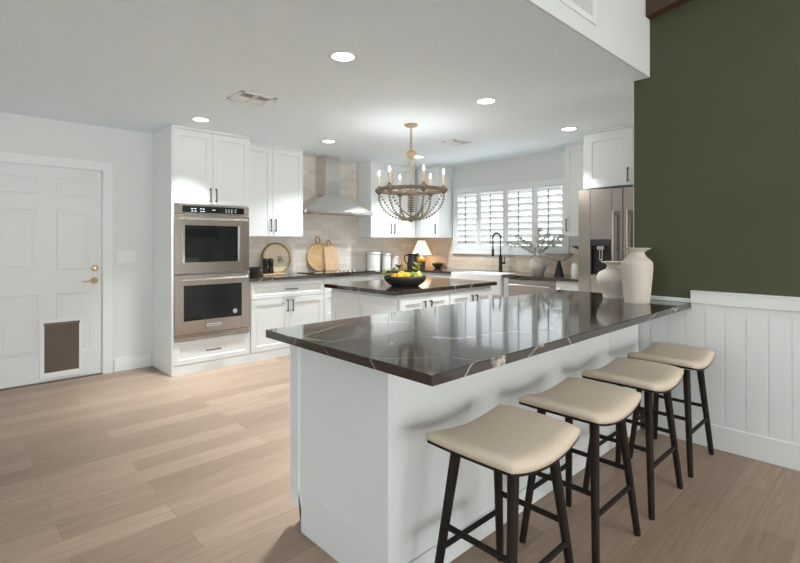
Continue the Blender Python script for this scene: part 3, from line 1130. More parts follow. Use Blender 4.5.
# island
IX0, IX1, IY0, IY1 = 2.672, 3.945, 2.848, 3.760
t = thing('island_cabinet', 'white kitchen island cabinet under the dark stone slab', 'kitchen island', (3.3, 3.3, 0))
MB().box(IX0, IX1, IY0, IY1, .0, CB - .001).build('carcass', M['cab'], t, bevel=.001)
f = fr('Y-', IY0)
for a0, a1, h in ((IX0 + .012, 2.988, 2.955), (2.988, 3.292, 3.030), (3.304, 3.632, 3.600), (3.632, 3.935, 3.668)):
    front(f, a0, a1, .10, .845, t, handle=(h, .735, True, .14))
f = fr('X-', IX0)
front(f, 3.325, IY1 - .01, .10, .845, t, 'end_panel')
front(f, IY0 + .01, 3.325, .10, .845, t, 'end_panel')
o = MB().box(2.605, 4.000, 2.812, 3.790, CB, CT).build('island_worktop', M['quartz'], None, bevel=.002, origin=(3.3, 3.3, CB))
tag(o, 'dark veined stone slab on the island under the chandelier', 'worktop')

# breakfast bar
PX0, PY0, PY1 = 1.160, 1.287, 1.962
t = thing('bar_cabinet', 'white panelled breakfast bar base with the four stools along it', 'breakfast bar', (2.3, 1.6, 0))
MB().box(PX0 + .02, GX - .022, PY0 + .02, PY1 - .02, .105, CB - .001).box(PX0 + .02, GX - .022, PY0 + .02, PY1 - .105, 0, .105).build('carcass', M['cab'], t)
MB().box(PX0 + .0202, GX - .022, PY0, PY0 + .02, 0, CB - .001).build('back_panel', M['cab'], t, bevel=.001)
f = fr('X-', PX0 + .02)
mb = MB()
bm = mb.bm
# end panel with toe notch: raised frame, recessed field
th = .02


def P(a, d, z):
    return bm.verts.new((PX0 + .02 - d, a, z))


out = [(PY0, 0), (PY1 - .092, 0), (PY1 - .092, .105), (PY1, .105), (PY1, CB - .001), (PY0, CB - .001)]
inn = [(1.445, .178), (1.895, .178), (1.895, .835), (1.445, .835)]
fo = [P(a, th, z) for a, z in out]
bo = [P(a, 0, z) for a, z in out]
fi = [P(a, th, z) for a, z in inn]
ri = [P(a + da, th - .009, z + dz) for (a, z), (da, dz) in zip(inn, ((.004, .004), (-.004, .004), (-.004, -.004), (.004, -.004)))]
bm.faces.new(bo)
for k in range(6):
    bm.faces.new((fo[k], fo[(k + 1) % 6], bo[(k + 1) % 6], bo[k]))
for k in range(4):
    bm.faces.new((fi[k], fi[(k + 1) % 4], ri[(k + 1) % 4], ri[k]))
bm.faces.new(ri)
bm.faces.new((fo[0], fo[1], fi[1], fi[0]))
bm.faces.new((fo[1], fo[2], fo[3], fi[1]))
bm.faces.new((fo[3], fo[4], fi[2], fi[1]))
bm.faces.new((fo[4], fo[5], fi[3], fi[2]))
bm.faces.new((fo[5], fo[0], fi[0], fi[3]))
mb.build('end_panel', M['cab'], t)
MB().box(PX0 + .004, GX - .022, PY0 - .012, PY0, 0, .10).build('base_molding', M['cab'], t, bevel=.003)
f = fr('Y+', PY1 - .02)
for k in range(4):
    a0 = 1.20 + k * .575
    front(f, a0, a0 + .572, .11, .845, t, handle=(a0 + .53, .72, True, .14))
t2 = thing('wall_outlet', 'white duplex outlet plate on the bar panel behind the stools', 'outlet', (3.07, PY0, .68))
MB().box(3.035, 3.105, PY0 - .006, PY0, .622, .737).build('cover_plate', M['plate'], t2, bevel=.002)
for z in (.655, .704):
    MB().lathe([(0, 0), (.017, 0), (.015, .003), (0, .003)], (3.07, PY0 - .0085, z), 16, 'Y').build('receptacle', M['plate'], t2, smooth='auto')
t2 = thing('wall_outlet', 'beige outlet plate on the tile between lamp and moss bowl', 'outlet', (WX, 5.05, 1.17))
MB().box(WX - .015, WX - .009, 5.015, 5.085, 1.112, 1.227).build('cover_plate', M['cream'], t2, bevel=.002)
for z in (1.145, 1.194):
    MB().lathe([(0, 0), (.017, 0), (.015, .003), (0, .003)], (WX - .0175, 5.05, z), 16, 'X').build('receptacle', M['cream'], t2, smooth='auto')

poly = [(1.050, .968), (GX - .001, .968), (GX - .001, GE + .007), (3.70, GE + .007), (3.70, 1.990), (1.050, 1.990)]
o = MB().prism(poly, CB, CT).build('bar_worktop', M['quartz'], None, bevel=.0025, origin=(2.3, 1.5, CB))
tag(o, 'large dark veined stone bar top in front with two vases at its far end', 'worktop')


# ============================================================ stools
def stool(cx, label, rot=0):
    cy = .985
    t = thing('bar_stool', label, 'bar stool', (cx, cy, 0), 'saddle seat stools along the bar')
    HX, HY = .232, .186

    def sad(x):
        return .036 * (abs(x) / HX) ** 2

    def outline(x, y, rx):
        # soften the plan corners
        return x, y

    def slab(z0, top, bulge, ins, nx=20, ny=14):
        mb = MB()
        bm = mb.bm

        def grid(zf):
            G = []
            for i in range(nx + 1):
                row = []
                for j in range(ny + 1):
                    u_, v_ = 2 * i / nx - 1, 2 * j / ny - 1
                    # rounded-square mapping
                    k = .12
                    x = (HX - ins) * u_ * (1 - k * .5 * v_ * v_ * abs(u_) ** 3)
                    y_ = (HY - ins) * v_ * (1 - k * .5 * u_ * u_ * abs(v_) ** 3)
                    row.append(bm.verts.new((cx + x, cy + y_, zf(x, y_, u_, v_))))
                G.append(row)
            return G
        B = grid(lambda x, y, u_, v_: z0 + sad(x))
        T = grid(lambda x, y, u_, v_: z0 + sad(x) + top * (1 if not bulge else 0.50 + .50 * ((1 - abs(u_) ** 7) * (1 - abs(v_) ** 5)) ** .5))
        for i in range(nx):
            for j in range(ny):
                bm.faces.new((T[i][j], T[i + 1][j], T[i + 1][j + 1], T[i][j + 1]))
                bm.faces.new((B[i][j], B[i][j + 1], B[i + 1][j + 1], B[i + 1][j]))
        for i in range(nx):
            bm.faces.new((B[i][0], B[i + 1][0], T[i + 1][0], T[i][0]))
            bm.faces.new((B[i][ny], T[i][ny], T[i + 1][ny], B[i + 1][ny]))
        for j in range(ny):
            bm.faces.new((B[0][j], T[0][j], T[0][j + 1], B[0][j + 1]))
            bm.faces.new((B[nx][j], B[nx][j + 1], T[nx][j + 1], T[nx][j]))
        return mb
    slab(.566, .010, False, .002).build('seat_board', M['dark'], t, smooth='auto')
    slab(.5762, .045, True, 0).build('seat_cushion', M['fabric'], t, smooth=True)

    def lp(sx, sy, z):
        q = z / .57
        return Vector((cx + sx * (.207 - .085 * q), cy + sy * (.162 - .045 * q), z))
    for sx in (-1, 1):
        for sy in (-1, 1):
            mb = MB()
            mb.tube([lp(sx, sy, 0), lp(sx, sy, .012), lp(sx, sy, .3), lp(sx, sy, .570)], [.0125, .0145, .0165, .0195], 14)
            mb.build('leg', M['dark'], t, smooth='auto')
    for sy in (-1, 1):
        mb = MB()
        mb.tube([lp(-1, sy, .222), lp(1, sy, .222)], .0105, 12)
        mb.build('stretcher', M['dark'], t, smooth='auto')
    for sx in (-1, 1):
        mb = MB()
        mb.tube([lp(sx, -1, .300), lp(sx, 1, .300)], .0105, 12)
        mb.build('stretcher', M['dark'], t, smooth='auto')
    return t


stool(1.445, 'oatmeal saddle stool with dark legs nearest the bar front corner')
stool(2.025, 'oatmeal saddle stool with dark legs, second from the bar front corner')
stool(2.612, 'oatmeal saddle stool with dark legs, third from the bar front corner')
stool(3.200, 'oatmeal saddle stool with dark legs against the white beadboard wall')

# ============================================================ vases on the bar
o = MB().lathe(spin([(0, 0), (.070, 0), (.077, .004), (.084, .08), (.0935, .19), (.0955, .235), (.090, .265), (.062, .292), (.047, .315), (.050, .332), (.082, .350), (.0815, .354),
                     (.045, .338), (.040, .315), (.055, .285), (.082, .25), (.075, .02), (0, .012)], 5), (3.305, 1.222, CT + .0015), 48).build('vase', M['vase'], None, smooth=True, origin=(3.305, 1.222, CT + .0015))
tag(o, 'tall bisque vase with flared rim standing in front at the end of the bar', 'vase')
o = MB().lathe(spin([(0, 0), (.068, 0), (.074, .004), (.082, .04), (.112, .105), (.117, .140), (.100, .178), (.060, .200), (.050, .215), (.053, .235), (.085, .250), (.0845, .254),
                     (.048, .240), (.043, .215), (.055, .195), (.092, .17), (.105, .13), (.070, .02), (0, .012)], 5), (3.455, 1.432, CT + .0015), 48).build('vase', M['vase'], None, smooth=True, origin=(3.455, 1.432, CT + .0015))
tag(o, 'shorter round bellied bisque vase behind the tall one, before the fridge', 'vase')

# ============================================================ island fruit bowl
BC = (3.005, 3.105)
o = MB().lathe(spin([(0, 0), (.11, 0), (.125, .006), (.168, .035), (.188, .068), (.186, .088), (.180, .092), (.174, .085), (.168, .06), (.13, .022), (0, .016)], 5), (*BC, CT), 48).build('fruit_bowl', M['charbowl'], None, smooth=True, origin=(*BC, CT))
tag(o, 'wide shallow charcoal bowl of fruit on the island', 'bowl')


def fruit(kind, dx, dy, z, r, mat, label, sz=1.0, tip=False, cat=None):
    c = Vector((BC[0] + dx, BC[1] + dy, CT + z))
    t = thing(kind, label, cat or kind, c, 'fruit in the island bowl')
    mb = MB()
    if tip:
        prof = [(0, -1.28), (.12, -1.22), (.35, -1.02), (.80, -.62), (1, 0), (.80, .62), (.35, 1.02), (.14, 1.22), (0, 1.30)]
    elif kind == 'pear':
        prof = [(0, -1), (.55, -.92), (.95, -.45), (1, 0), (.82, .5), (.50, .95), (.38, 1.35), (.2, 1.5), (0, 1.52)]
    else:
        prof = [(0, -.95), (.35, -.93), (.75, -.68), (.98, -.2), (.98, .2), (.75, .68), (.35, .93), (0, .95)]
    mb.lathe([(a * r, h * r * sz) for a, h in spin(prof, 4)], (0, 0, 0), 20)
    rot = Matrix.Rotation(random.uniform(0, 6), 4, 'Z') @ Matrix.Rotation((1.4 if tip else .5) if kind != 'pear' else .7, 4, 'X')
    bmesh.ops.transform(mb.bm, matrix=Matrix.Translation(c) @ rot, verts=mb.bm.verts)
    mb.build('skin', mat, t, smooth=True)
    top = c + rot.to_3x3() @ Vector((0, 0, prof[-1][1] * r * sz))
    dirn = (rot.to_3x3() @ Vector((0, 0, 1)))
    MB().tube([top - dirn * .004, top + dirn * (.018 if kind == 'pear' else .003)], .002 if kind == 'pear' else .003, 6).build('stem', M['stem'], t)
    return t


RT = Vector((.7259, -.6877))
FW = Vector((.6877, .7259))


def rf(r, f_):
    v = RT * r + FW * f_
    return v.x, v.y


fruit('lemon', *rf(-.045, -.085), .088, .036, M['lemon'], 'bright yellow lemon at the front of the island bowl', tip=True)
fruit('orange', *rf(-.030, -.015), .096, .043, M['orange'], 'orange in the middle of the island bowl between lemons')
fruit('lemon', *rf(.015, -.070), .092, .036, M['lemon'], 'yellow lemon right of the orange in the island bowl', tip=True)
fruit('orange', *rf(-.095, -.045), .078, .039, M['orange'], 'small orange by the left rim under the leaves in the island bowl')
fruit('lime', *rf(.070, -.065), .088, .035, M['lime'], 'green lime left of the pear in the island bowl')
fruit('pear', *rf(.118, -.030), .092, .037, M['pear'], 'yellow green pear by the right rim of the island bowl')
fruit('lime', *rf(.06, .03), .085, .036, M['lime'], 'green lime at the back of the island bowl')
fruit('lemon', *rf(-.01, .07), .085, .036, M['lemon'], 'yellow lemon at the back of the island bowl', tip=True)


def sprig(label, start, tipd, L, mat, n, lw=.019, ll=.055):
    c = Vector((BC[0] + start[0], BC[1] + start[1], CT + start[2]))
    t = thing('leaf_sprig', label, 'leaf sprig', c, 'leaf sprigs in the island bowl')
    d = Vector(tipd).normalized()
    pts = catmull([c, c + d * L * .5 + Vector((0, 0, .01)), c + d * L], 4)
    MB().tube(pts, .0018, 6).build('twig', M['stem'], t)
    mb = MB()
    for k in range(n):
        p = pts[min(len(pts) - 1, 2 + int(k * (len(pts) - 2) / n))]
        a = k * 2.4
        dd = d * .6 + Vector((math.cos(a), math.sin(a), .25 + .25 * math.sin(k * 3)))
        mb.leaf(p, dd, Vector((0, 0, 1)) + Vector((random.uniform(-.5, .5), random.uniform(-.5, .5), 0)), ll * random.uniform(.8, 1.15), lw)
    mb.build('leaves', mat, t, smooth=True)


def v3(r, f_, z):
    a = RT * r + FW * f_
    return (a.x, a.y, z)


sprig('yellow green leaf sprig hanging over the left rim of the island bowl', v3(-.11, -.04, .105), v3(-.9, -.1, .1), .10, M['leaf2'], 8)
sprig('dark green leaf sprig left of the orange in the island bowl', v3(-.06, -.02, .125), v3(-.9, -.2, .05), .09, M['leaf'], 9)
sprig('dark leaf sprig standing up at the back of the island bowl', v3(-.05, .03, .12), v3(-.1, .1, 1), .055, M['leaf'], 6)
sprig('yellow green leaf sprig standing up right of the lemons in the island bowl', v3(.09, .0, .12), v3(.35, .0, .8), .075, M['leaf2'], 8)
sprig('bright leaf sprig over the front rim beside the green lime', v3(.055, -.10, .118), v3(.2, -.5, -.1), .05, M['leaf2'], 6, .014, .04)

# ============================================================ things on the range wall worktop
t = thing('round_platter', 'round cream platter with gold rim and botanical print leaning on the tile', 'platter', (2.96, 5.37, CT))
PC = Vector((2.995, 5.388, CT + .197))
tilt = Matrix.Translation(PC) @ Matrix.Rotation(-.16, 4, 'X')


def leaning(mb, mt):
    bmesh.ops.transform(mb.bm, matrix=mt, verts=mb.bm.verts)
    return mb


leaning(MB().lathe([(0, .008), (.172, .008), (.172, 0), (.16, -.003), (0, -.003)], (0, 0, 0), 48, 'Y'), tilt).build('dish', M['dish'], t, smooth='auto')
leaning(MB().tube([(.184 * math.cos(k * PI / 32), 0, .184 * math.sin(k * PI / 32)) for k in range(64)], .0115, 10, True), tilt).build('rim', M['rimgold'], t, smooth=True)
mb = MB()
for ang, L in ((1.3, .13), (1.75, .14), (2.15, .11), (.95, .10), (.6, .07)):
    p0 = Vector((.02, -.0042, -.06))
    p1 = p0 + Vector((math.cos(ang) * L, 0, math.sin(ang) * L))
    mb.tube([p0, (p0 + p1) / 2 + Vector((.008, 0, 0)), p1], .0013, 5)
for k in range(26):
    a, r = random.uniform(0, 2 * PI), random.uniform(.005, .05)
    p = Vector((.03 + r * math.cos(a), -.0045, -.03 + r * 1.1 * math.sin(a)))
    mb.leaf(p, (math.cos(a * 2), 0, math.sin(a * 2)), (0, -1, 0), .028, .007, 0)
leaning(mb, tilt).build('print', M['ink'], t)

for x, lab in ((2.780, 'black pepper mill on the board, closer to the oven cabinet'), (2.850, 'black salt mill on the board, beside the platter centre')):
    t = thing('pepper_mill', lab, 'mill', (x, 5.265, CT + .018), 'pair of black mills')
    MB().lathe(spin([(0, 0), (.031, 0), (.033, .01), (.031, .05), (.025, .085), (.031, .112), (.028, .122), (0, .123)], 4), (x, 5.265, CT + .0181), 20).build('body', M['black'], t, smooth='auto')
    MB().lathe(spin([(0, .124), (.025, .124), (.031, .140), (.030, .165), (.020, .180), (0, .182)], 4), (x, 5.265, CT + .0181), 20).build('head', M['black'], t, smooth='auto')
o = MB().box(2.70, 3.01, 5.17, 5.31, CT + .001, CT + .018).build('serving_board', M['beech'], None, bevel=.004, origin=(2.85, 5.24, CT))
tag(o, 'pale wooden serving board under the two black mills', 'serving board')

t = thing('mug', 'black stoneware mug beside the oven cabinet on the worktop', 'mug', (2.60, 5.20, CT))
MB().lathe(spin([(0, 0), (.045, 0), (.05, .006), (.068, .06), (.075, .10), (.074, .104), (.068, .098), (.06, .06), (.045, .012), (0, .010)], 4), (2.60, 5.20, CT), 28).build('cup', M['blackcer'], t, smooth=True)
MB().tube(catmull([(2.665, 5.20, CT + .085), (2.71, 5.20, CT + .088), (2.722, 5.20, CT + .058), (2.70, 5.20, CT + .03), (2.655, 5.20, CT + .028)], 6), .008, 10).build('handle', M['blackcer'], t, smooth=True)

# boards leaning under the hood
t = thing('cutting_board', 'round olive wood cutting board with looped handle leaning under the hood', 'cutting board', (3.58, 5.38, CT))
tl = Matrix.Translation((3.625, 5.377, CT + .009)) @ Matrix.Rotation(-.12, 4, 'X')
mb = MB()
out = [(.185 * math.sin(a), .185 - .185 * math.cos(a)) for a in [k * 2 * PI / 60 for k in range(60)]]
mb.prism(out, -.009, .009, lambda a, b, c: (a, c, b))
leaning(mb, tl).build('board', M['olivewood'], t, bevel=.003)
mb = MB()
mb.tube([(.0 + .034 * math.cos(a), 0, .415 + .045 * math.sin(a)) for a in [k * 2 * PI / 24 for k in range(24)]], .010, 10, True)
mb.prism([(-.035, .35), (.035, .35), (.02, .382), (-.02, .382)], -.009, .009, lambda a, b, c: (a, c, b))
leaning(mb, tl).build('handle', M['olivewood'], t, smooth='auto')
t = thing('cutting_board', 'rectangular beech cutting board leaning beside the round one', 'cutting board', (3.79, 5.34, CT))
tl = Matrix.Translation((3.795, 5.335, CT + .009)) @ Matrix.Rotation(-.14, 4, 'X')
mb = MB()
mb.box(-.108, .108, -.009, .009, 0, .325)
leaning(mb, tl).build('board', M['beech'], t, bevel=.004)
mb = MB()
mb.tube([(-.015 + .028 * math.cos(a), 0, .372 + .040 * math.sin(a)) for a in [k * 2 * PI / 24 for k in range(24)]], .010, 10, True)
mb.box(-.04, .010, -.009, .009, .322, .345)
leaning(mb, tl).build('handle', M['olivewood'], t, smooth='auto')

for x, y, r, h, lab in ((4.520, 5.325, .095, .275, 'largest white lidded canister right of the cooktop'), (4.780, 5.345, .070, .245, 'middle white lidded canister of three by the tile'),
                        (4.965, 5.360, .060, .185, 'smallest white lidded canister, next to the black pitcher')):
    t = thing('canister', lab, 'canister', (x, y, CT), 'three white canisters')
    hb = h * .82
    MB().lathe(spin([(0, 0), (r * .93, 0), (r * .97, .006), (r, .05), (r, hb - .02), (r * .97, hb), (0, hb)], 3), (x, y, CT), 32).build('jar', M['white'], t, smooth='auto')
    l = MB().lathe([(0, hb), (r * 1.03, hb), (r * 1.03, hb + .016), (r * .9, hb + .024), (0, hb + .026)], (x, y, CT), 32).build('lid', M['white'], t, smooth='auto', bevel=.002)
    MB().lathe(spin([(0, hb + .026), (.010, hb + .026), (.016, hb + .038), (.010, h), (0, h)], 3), (x, y, CT), 16).build('knob', M['white'], l, smooth=True)

# corner: pitcher, mug, lamp, bowl
t = thing('pitcher', 'matte black pitcher with side handle in the worktop corner before the lamp', 'pitcher', (5.07, 5.08, CT))
mb = MB()
mb.lathe(spin([(0, 0), (.070, 0), (.078, .008), (.082, .05), (.072, .13), (.066, .18), (.072, .215), (.071, .219), (.064, .21), (.058, .18), (.072, .05), (.06, .012), (0, .010)], 4), (5.07, 5.08, CT), 32)
for v in mb.bm.verts:                                     # pull a pouring lip
    q = Vector((v.co.x - 5.07, v.co.y - 5.08))
    if v.co.z > CT + .19 and q.length > .05:
        k = max(0, q.normalized().dot(RT)) ** 6
        v.co.x += RT.x * .03 * k
        v.co.y += RT.y * .03 * k
        v.co.z += .018 * k
mb.build('body', M['blackcer'], t, smooth=True)
b0 = Vector((5.07, 5.08, CT))
L3 = Vector((-RT.x, -RT.y, 0))
MB().tube(catmull([b0 + L3 * .066 + Vector((0, 0, .195)), b0 + L3 * .105 + Vector((0, 0, .195)), b0 + L3 * .118 + Vector((0, 0, .15)), b0 + L3 * .10 + Vector((0, 0, .09)), b0 + L3 * .074 + Vector((0, 0, .07))], 6), .009, 10).build('handle', M['blackcer'], t, smooth=True)

o = MB().lathe(spin([(0, 0), (.034, 0), (.037, .005), (.037, .10), (.036, .104), (.031, .10), (.031, .01), (0, .009)], 4), (5.10, 4.90, CT), 24).build('tumbler', M['blackcer'], None, smooth=True, origin=(5.10, 4.90, CT))
tag(o, 'small black tumbler right of the pitcher on the corner worktop', 'tumbler')

LC = (5.300, 5.110)
t = thing('table_lamp', 'small table lamp with cream cone shade and honey wood globe base', 'lamp', (*LC, CT))
MB().lathe(spin([(0, 0), (.055, 0), (.058, .008), (.030, .018), (.030, .028), (.052, .05), (.062, .095), (.050, .140), (.020, .165), (.012, .172), (0, .173)], 5), (*LC, CT), 32).build('base', M['amber'], t, smooth=True)
MB().tube([(*LC, CT + .17), (*LC, CT + .26)], .006, 10).build('neck', M['brass'], t, smooth='auto')
MB().lathe([(.155, .200), (.058, .415), (.055, .415), (.152, .200), (.155, .200)], (*LC, CT), 40, caps=False).build('lamp_shade', M['shade'], t, smooth='auto')
MB().ball((*LC, CT + .28), .022).build('bulb', M['bulb'], t, smooth=True)
l = bpy.data.lights.new('lamp_glow', 'POINT')
l.energy, l.color, l.shadow_soft_size = 1.0, (1, .68, .40), .03
o = bpy.data.objects.new('lamp_glow', l)
C.objects.link(o)
o.parent = t
o.location = (0, 0, .235)

t = thing('moss_bowl', 'small black bowl of green moss left of the faucet below the window', 'bowl', (5.41, 4.88, CT))
MB().lathe(spin([(0, 0), (.040, 0), (.045, .006), (.078, .040), (.088, .068), (.086, .072), (.078, .062), (.05, .03), (0, .025)], 5), (5.41, 4.88, CT + .001), 32).build('bowl', M['blackcer'], t, smooth=True)
mb = MB()
for k in range(22):
    a, r = random.uniform(0, 2 * PI), .055 * math.sqrt(random.random())
    mb.ball((5.41 + r * math.cos(a), 4.88 + r * math.sin(a), CT + .062 + .018 * (1 - r / .055)), random.uniform(.014, .022), seg=10)
mb.build('moss', M['moss'], t, smooth=True)

# faucet
FX, FYY = 5.425, 3.760
t = thing('faucet', 'black pull down spring faucet with tall arch in front of the window', 'faucet', (FX, FYY, CT))
MB().lathe([(0, 0), (.030, 0), (.030, .006), (.0235, .010), (.0235, .215), (.019, .222), (0, .222)], (FX, FYY, CT), 24).build('body', M['black'], t, smooth='auto')
d = Vector((-.93, .37, 0)).normalized()                # the arch swings out over the sink, a little to the corner side
b0 = Vector((FX, FYY, CT))
arch = [b0 + Vector((0, 0, .22)), b0 + Vector((0, 0, .38))]
R_ = .060
Rv = .062
arch += [b0 + d * (R_ - R_ * math.cos(a)) * 1.0 + Vector((0, 0, .452 + Rv * math.sin(a))) for a in [k * PI / 10 for k in range(11)]]
arch += [b0 + d * 2 * R_ + Vector((0, 0, .36)), b0 + d * 2 * R_ + Vector((0, 0, .31))]
path = catmull(arch, 3)
MB().tube(path, .0085, 10).build('hose', M['black'], t, smooth=True)
mb = MB()
dens = catmull(arch, 16)
co_ = []
up = Vector((0, 0, 1))
sidev = d.cross(Vector((0, 0, 1))).normalized()
acc = 0
for i in range(1, len(dens)):
    acc += (dens[i] - dens[i - 1]).length
    tn = (dens[i] - dens[i - 1]).normalized()
    nn = sidev.cross(tn)
    a = acc / .009 * 2 * PI
    co_.append(dens[i] + (sidev * math.cos(a) + nn * math.sin(a)) * .0125)
mb.tube(co_, .0018, 5)
mb.build('spring', M['black'], t, smooth=True)
e = b0 + d * 2 * R_
MB().lathe(spin([(0, .205), (.017, .205), (.0185, .22), (.0165, .27), (.013, .305), (0, .308)], 4), (e.x, e.y, CT), 20).build('spray_head', M['black'], t, smooth=True)
hp = b0 + Vector((0, -.02, .115))
mb = MB().tube([hp, hp + Vector((-.008, -.055, 0))], .015, 14)
mb.tube([hp + Vector((-.006, -.045, 0)), hp + Vector((-.008, -.050, .03)), hp + Vector((-.012, -.056, .085))], [.007, .006, .0045], 10)
mb.build('lever', M['black'], t, smooth='auto')

# vase with olive branches
VC = Vector((5.235, 3.090, CT))
o = MB().lathe(spin([(0, 0), (.060, 0), (.066, .004), (.098, .07), (.104, .115), (.092, .165), (.056, .200), (.040, .212), (.042, .222), (.044, .226), (.038, .222), (.034, .21), (.05, .195), (.08, .16), (.09, .11), (.06, .012), (0, .010)], 5),
               VC, 40).build('vase', M['cream'], None, smooth=True, origin=VC)
tag(o, 'round cream vase holding olive branches below the window', 'vase')
BR = (('olive branch in the cream vase arching far left towards the faucet', (-.40, .0, .17), 16), ('olive branch in the cream vase leaning left above the first', (-.27, .02, .25), 15),
      ('tallest olive branch rising upright from the cream vase', (.03, .03, .34), 17), ('olive branch in the cream vase leaning slightly right', (.12, -.03, .28), 15),
      ('olive branch in the cream vase arching far right over the glass bowl', (.31, .0, .25), 17), ('short olive branch drooping right from the cream vase', (.20, -.05, .13), 10), ('short bushy olive sprig left of the cream vase neck', (-.13, -.04, .16), 14))
for lab, (r, f_, h), n in BR:
    c = VC + Vector((0, 0, .07))
    top = VC + Vector((0, 0, .226)) + Vector((*(RT * r + FW * f_), h))
    nk = VC + Vector((*(RT * (.02 * (1 if r > 0 else -1) * min(1, abs(r) * 5))), .215))
    mid = nk + (top - nk) * .5 + Vector((0, 0, .045))
    t = thing('olive_branch', lab, 'branch', c, 'olive branches in the cream vase')
    pts = catmull([c, nk, mid, top], 10)
    MB().tube(pts, [.0028 - .0016 * k / len(pts) for k in range(len(pts))], 6).build('twig', M['stem'], t, smooth=True)
    mb = MB()
    for k in range(n * 3):
        i = 13 + int((len(pts) - 14) * (k + .5) / (n * 3))
        p = pts[i]
        tn = (pts[i] - pts[i - 1]).normalized()
        a = k * 2.3
        dd = tn * .7 + Vector((math.cos(a), math.sin(a), math.sin(a * 1.7) * .8)) * .8
        mb.leaf(p, dd, Vector((random.uniform(-1, 1), random.uniform(-1, 1), 1)), random.uniform(.036, .060), .0105)
    mb.build('leaves', M['olive'], t, smooth=True)

# pedestal bowl
QC = Vector((5.170, 2.775, CT))
t = thing('pedestal_bowl', 'clear glass bowl on a black cone foot between olive vase and fridge', 'bowl', QC)
MB().lathe([(0, 0), (.056, 0), (.056, .006), (.016, .172), (0, .173)], QC, 32).build('foot', M['black'], t, smooth='auto')
MB().lathe(spin([(0, .1735), (.03, .174), (.09, .198), (.155, .252), (.153, .254), (.088, .203), (.03, .180), (0, .179)], 4), QC, 40).build('bowl', M['glass'], t, smooth=True)
o = MB().lathe(spin([(0, 0), (.035, 0), (.04, .005), (.046, .06), (.04, .12), (.028, .15), (.03, .16), (0, .16)], 4), (5.20, 2.60, CT), 28).build('jar', M['vase'], None, smooth=True, origin=(5.20, 2.60, CT))
tag(o, 'pale jar half hidden by the fridge edge on the window worktop', 'jar')

# ============================================================ ceiling lamps
for x, y, lab in ((1.763, 2.365, 'round recessed ceiling light nearest, left above the bar'), (3.154, 2.325, 'round recessed ceiling light above the far end of the bar'),
                  (1.717, 4.483, 'round recessed ceiling light in front of the oven cabinet'), (3.130, 4.469, 'round recessed ceiling light in front of the hood'),
                  (4.532, 2.325, 'round recessed ceiling light in front of the fridge'), (4.560, 4.460, 'round recessed ceiling light behind the chandelier stem')):
    t = thing('recessed_light', lab, 'ceiling light', (x, y, CZ), 'recessed ceiling lights')
    MB().lathe([(.066, -.001), (.092, -.001), (.092, -.005), (.072, -.009), (.067, -.007), (.066, -.001)], (x, y, CZ), 40, caps=False).build('trim_ring', M['trim'], t, smooth='auto')
    MB().lathe([(0, -.001), (.066, -.001), (.066, -.006), (0, -.006)], (x, y, CZ), 36).build('lens', M['led'], t)
    l = bpy.data.lights.new('led_lamp', 'AREA')
    l.shape, l.size, l.energy, l.color = 'DISK', .12, LAMP * (.8 if x > 4 and y < 3 else 1.5 if x > 4 else 1.0), (.90, .97, .98)
    l.spread = math.radians(58 if x > 4 and y < 3 else 105 if x > 3 and y > 4 else 75)
    o = bpy.data.objects.new('led_lamp', l)
    C.objects.link(o)
    o.parent = t
    o.location = (0, 0, -.014)

# ============================================================ chandelier
HC = Vector((3.270, 3.296, 0))
t = thing('chandelier', 'six candle chandelier of gold metal with draped wooden beads over the island', 'chandelier', (HC.x, HC.y, 1.5))


def hp_(r, a, z):
    return Vector((HC.x + r * math.cos(a), HC.y + r * math.sin(a), z))


MB().lathe(spin([(0, CZ - .001), (.062, CZ - .001), (.064, CZ - .010), (.045, CZ - .024), (.012, CZ - .030), (0, CZ - .030)], 3), HC, 32).build('canopy', M['gold'], t, smooth='auto')
mb = MB()
z = CZ - .030
k = 0
while z > 2.205:
    a = k % 2 * PI / 2
    mb.tube([Vector((HC.x + .010 * math.cos(th) * math.cos(a), HC.y + .010 * math.cos(th) * math.sin(a), z - .016 + .020 * math.sin(th))) for th in [q * PI / 6 for q in range(12)]], .0032, 6, True)
    z -= .030
    k += 1
mb.build('chain', M['gold'], t, smooth=True)
MB().lathe(spin([(0, 2.205), (.012, 2.203), (.016, 2.185), (.040, 2.172), (.052, 2.150), (.040, 2.128), (.020, 2.112), (.012, 2.09), (0, 2.09)], 4), HC, 28).build('hub', M['gold'], t, smooth=True)
MB().tube([HC + Vector((0, 0, 2.10)), HC + Vector((0, 0, 1.53))], .0085, 12).build('stem', M['gold'], t, smooth='auto')
RR = .315
mb = MB()
prof = [(RR - .008, 1.780), (RR + .010, 1.780), (RR + .012, 1.797), (RR + .010, 1.814), (RR - .008, 1.814), (RR - .008, 1.780)]
mb.lathe(prof[:5], HC, 64)
mb.bm.faces.ensure_lookup_table()
for fc in [q for q in mb.bm.faces if len(q.verts) > 10]:
    mb.bm.faces.remove(fc)
n = 64
vs = list(mb.bm.verts)
for k in range(n):
    mb.bm.faces.new((vs[k], vs[(k + 1) % n], vs[4 * n + (k + 1) % n], vs[4 * n + k]))
mb.build('ring', M['weathered'], t, smooth='auto')
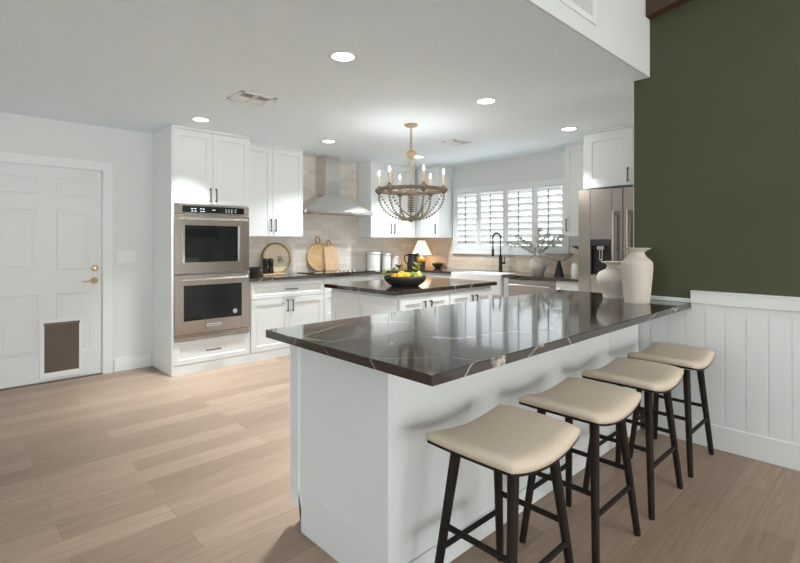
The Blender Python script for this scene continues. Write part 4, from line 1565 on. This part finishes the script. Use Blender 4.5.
for q in range(6):
    a = math.radians(6.5 + 60 * q)
    arm = MB()
    c = hp_(RR, a, 0)
    arm.lathe(spin([(0, 1.757), (.008, 1.760), (.022, 1.772), (.038, 1.790), (.040, 1.806), (.028, 1.824), (.014, 1.832), (.018, 1.842), (0, 1.842)], 3), c, 20)
    so = arm.build('socket', M['weathered'], t, smooth=True)
    MB().lathe([(0, 1.840), (.0115, 1.840), (.0115, 1.943), (.009, 1.946), (0, 1.946)], c, 16).build('candle_sleeve', M['candle'], so, smooth='auto')
    MB().lathe(spin([(0, 1.946), (.005, 1.948), (.0105, 1.963), (.007, 1.979), (.002, 1.995), (0, 1.997)], 3), c, 14).build('bulb', M['bulb'], so, smooth=True)
    MB().tube([hp_(RR - .01, a, 1.812), hp_(.018, a, 2.125)], .0011, 6).build('stay_wire', M['gold'], t)
    MB().tube([hp_(RR - .01, a, 1.795), hp_(.01, a, 1.795)], .004, 8).build('spoke', M['gold'], t)
    l = bpy.data.lights.new('candle_glow', 'POINT')
    l.energy, l.color, l.shadow_soft_size = .95, (.96, .96, .93), .04
    o = bpy.data.objects.new('candle_glow', l)
    C.objects.link(o)
    o.parent = t
    o.location = Vector((c.x, c.y, 2.03)) - t.location
    # strand from socket to the bottom ring, and inner strand from the ring up to the column
    mb = MB()
    m_ = 15
    for k in range(m_):
        s = k / (m_ - 1)
        th = s * PI / 2 * .93
        r = RR * math.cos(th) * .97 + .02 * s + .010
        zz = 1.760 - .245 * math.sin(th)
        mb.ball(hp_(r, a, zz), .0112, seg=8)
    mb.build('bead_strand', M['bead'], t, smooth=True)
    mb = MB()
    a2 = a + PI / 3
    for k in range(13):
        s = (k + .5) / 13
        p = hp_(RR * .96, a, 1.758) * (1 - s) + hp_(.105, a2, 1.535) * s
        p.z -= .055 * math.sin(PI * s)
        mb.ball(p, .0102, seg=8)
    mb.build('bead_swag', M['bead'], t, smooth=True)
mb = MB()
for k in range(24):
    a = k * 2 * PI / 24
    mb.ball(hp_(.085, a, 1.517), .0095, seg=8)
mb.build('bead_ring', M['bead'], t, smooth=True)
mb = MB()
for k in range(9):
    mb.lathe(spin([(.009, 0), (.030, .003), (.034, .009), (.030, .015), (.009, .018)], 3), HC + Vector((0, 0, 1.585 + k * .0215)), 20)
mb.build('bead_column', M['bead'], t, smooth=True)
MB().lathe(spin([(0, 1.490), (.010, 1.493), (.018, 1.506), (.014, 1.520), (.024, 1.530), (.012, 1.545), (0, 1.546)], 3), HC, 20).build('finial', M['weathered'], t, smooth=True)
mb = MB()
for q in range(3):
    a = q * PI / 3
    mb.tube([hp_(-.085, a, 1.517), hp_(.085, a, 1.517)], .003, 6)
mb.build('bottom_spokes', M['gold'], t)
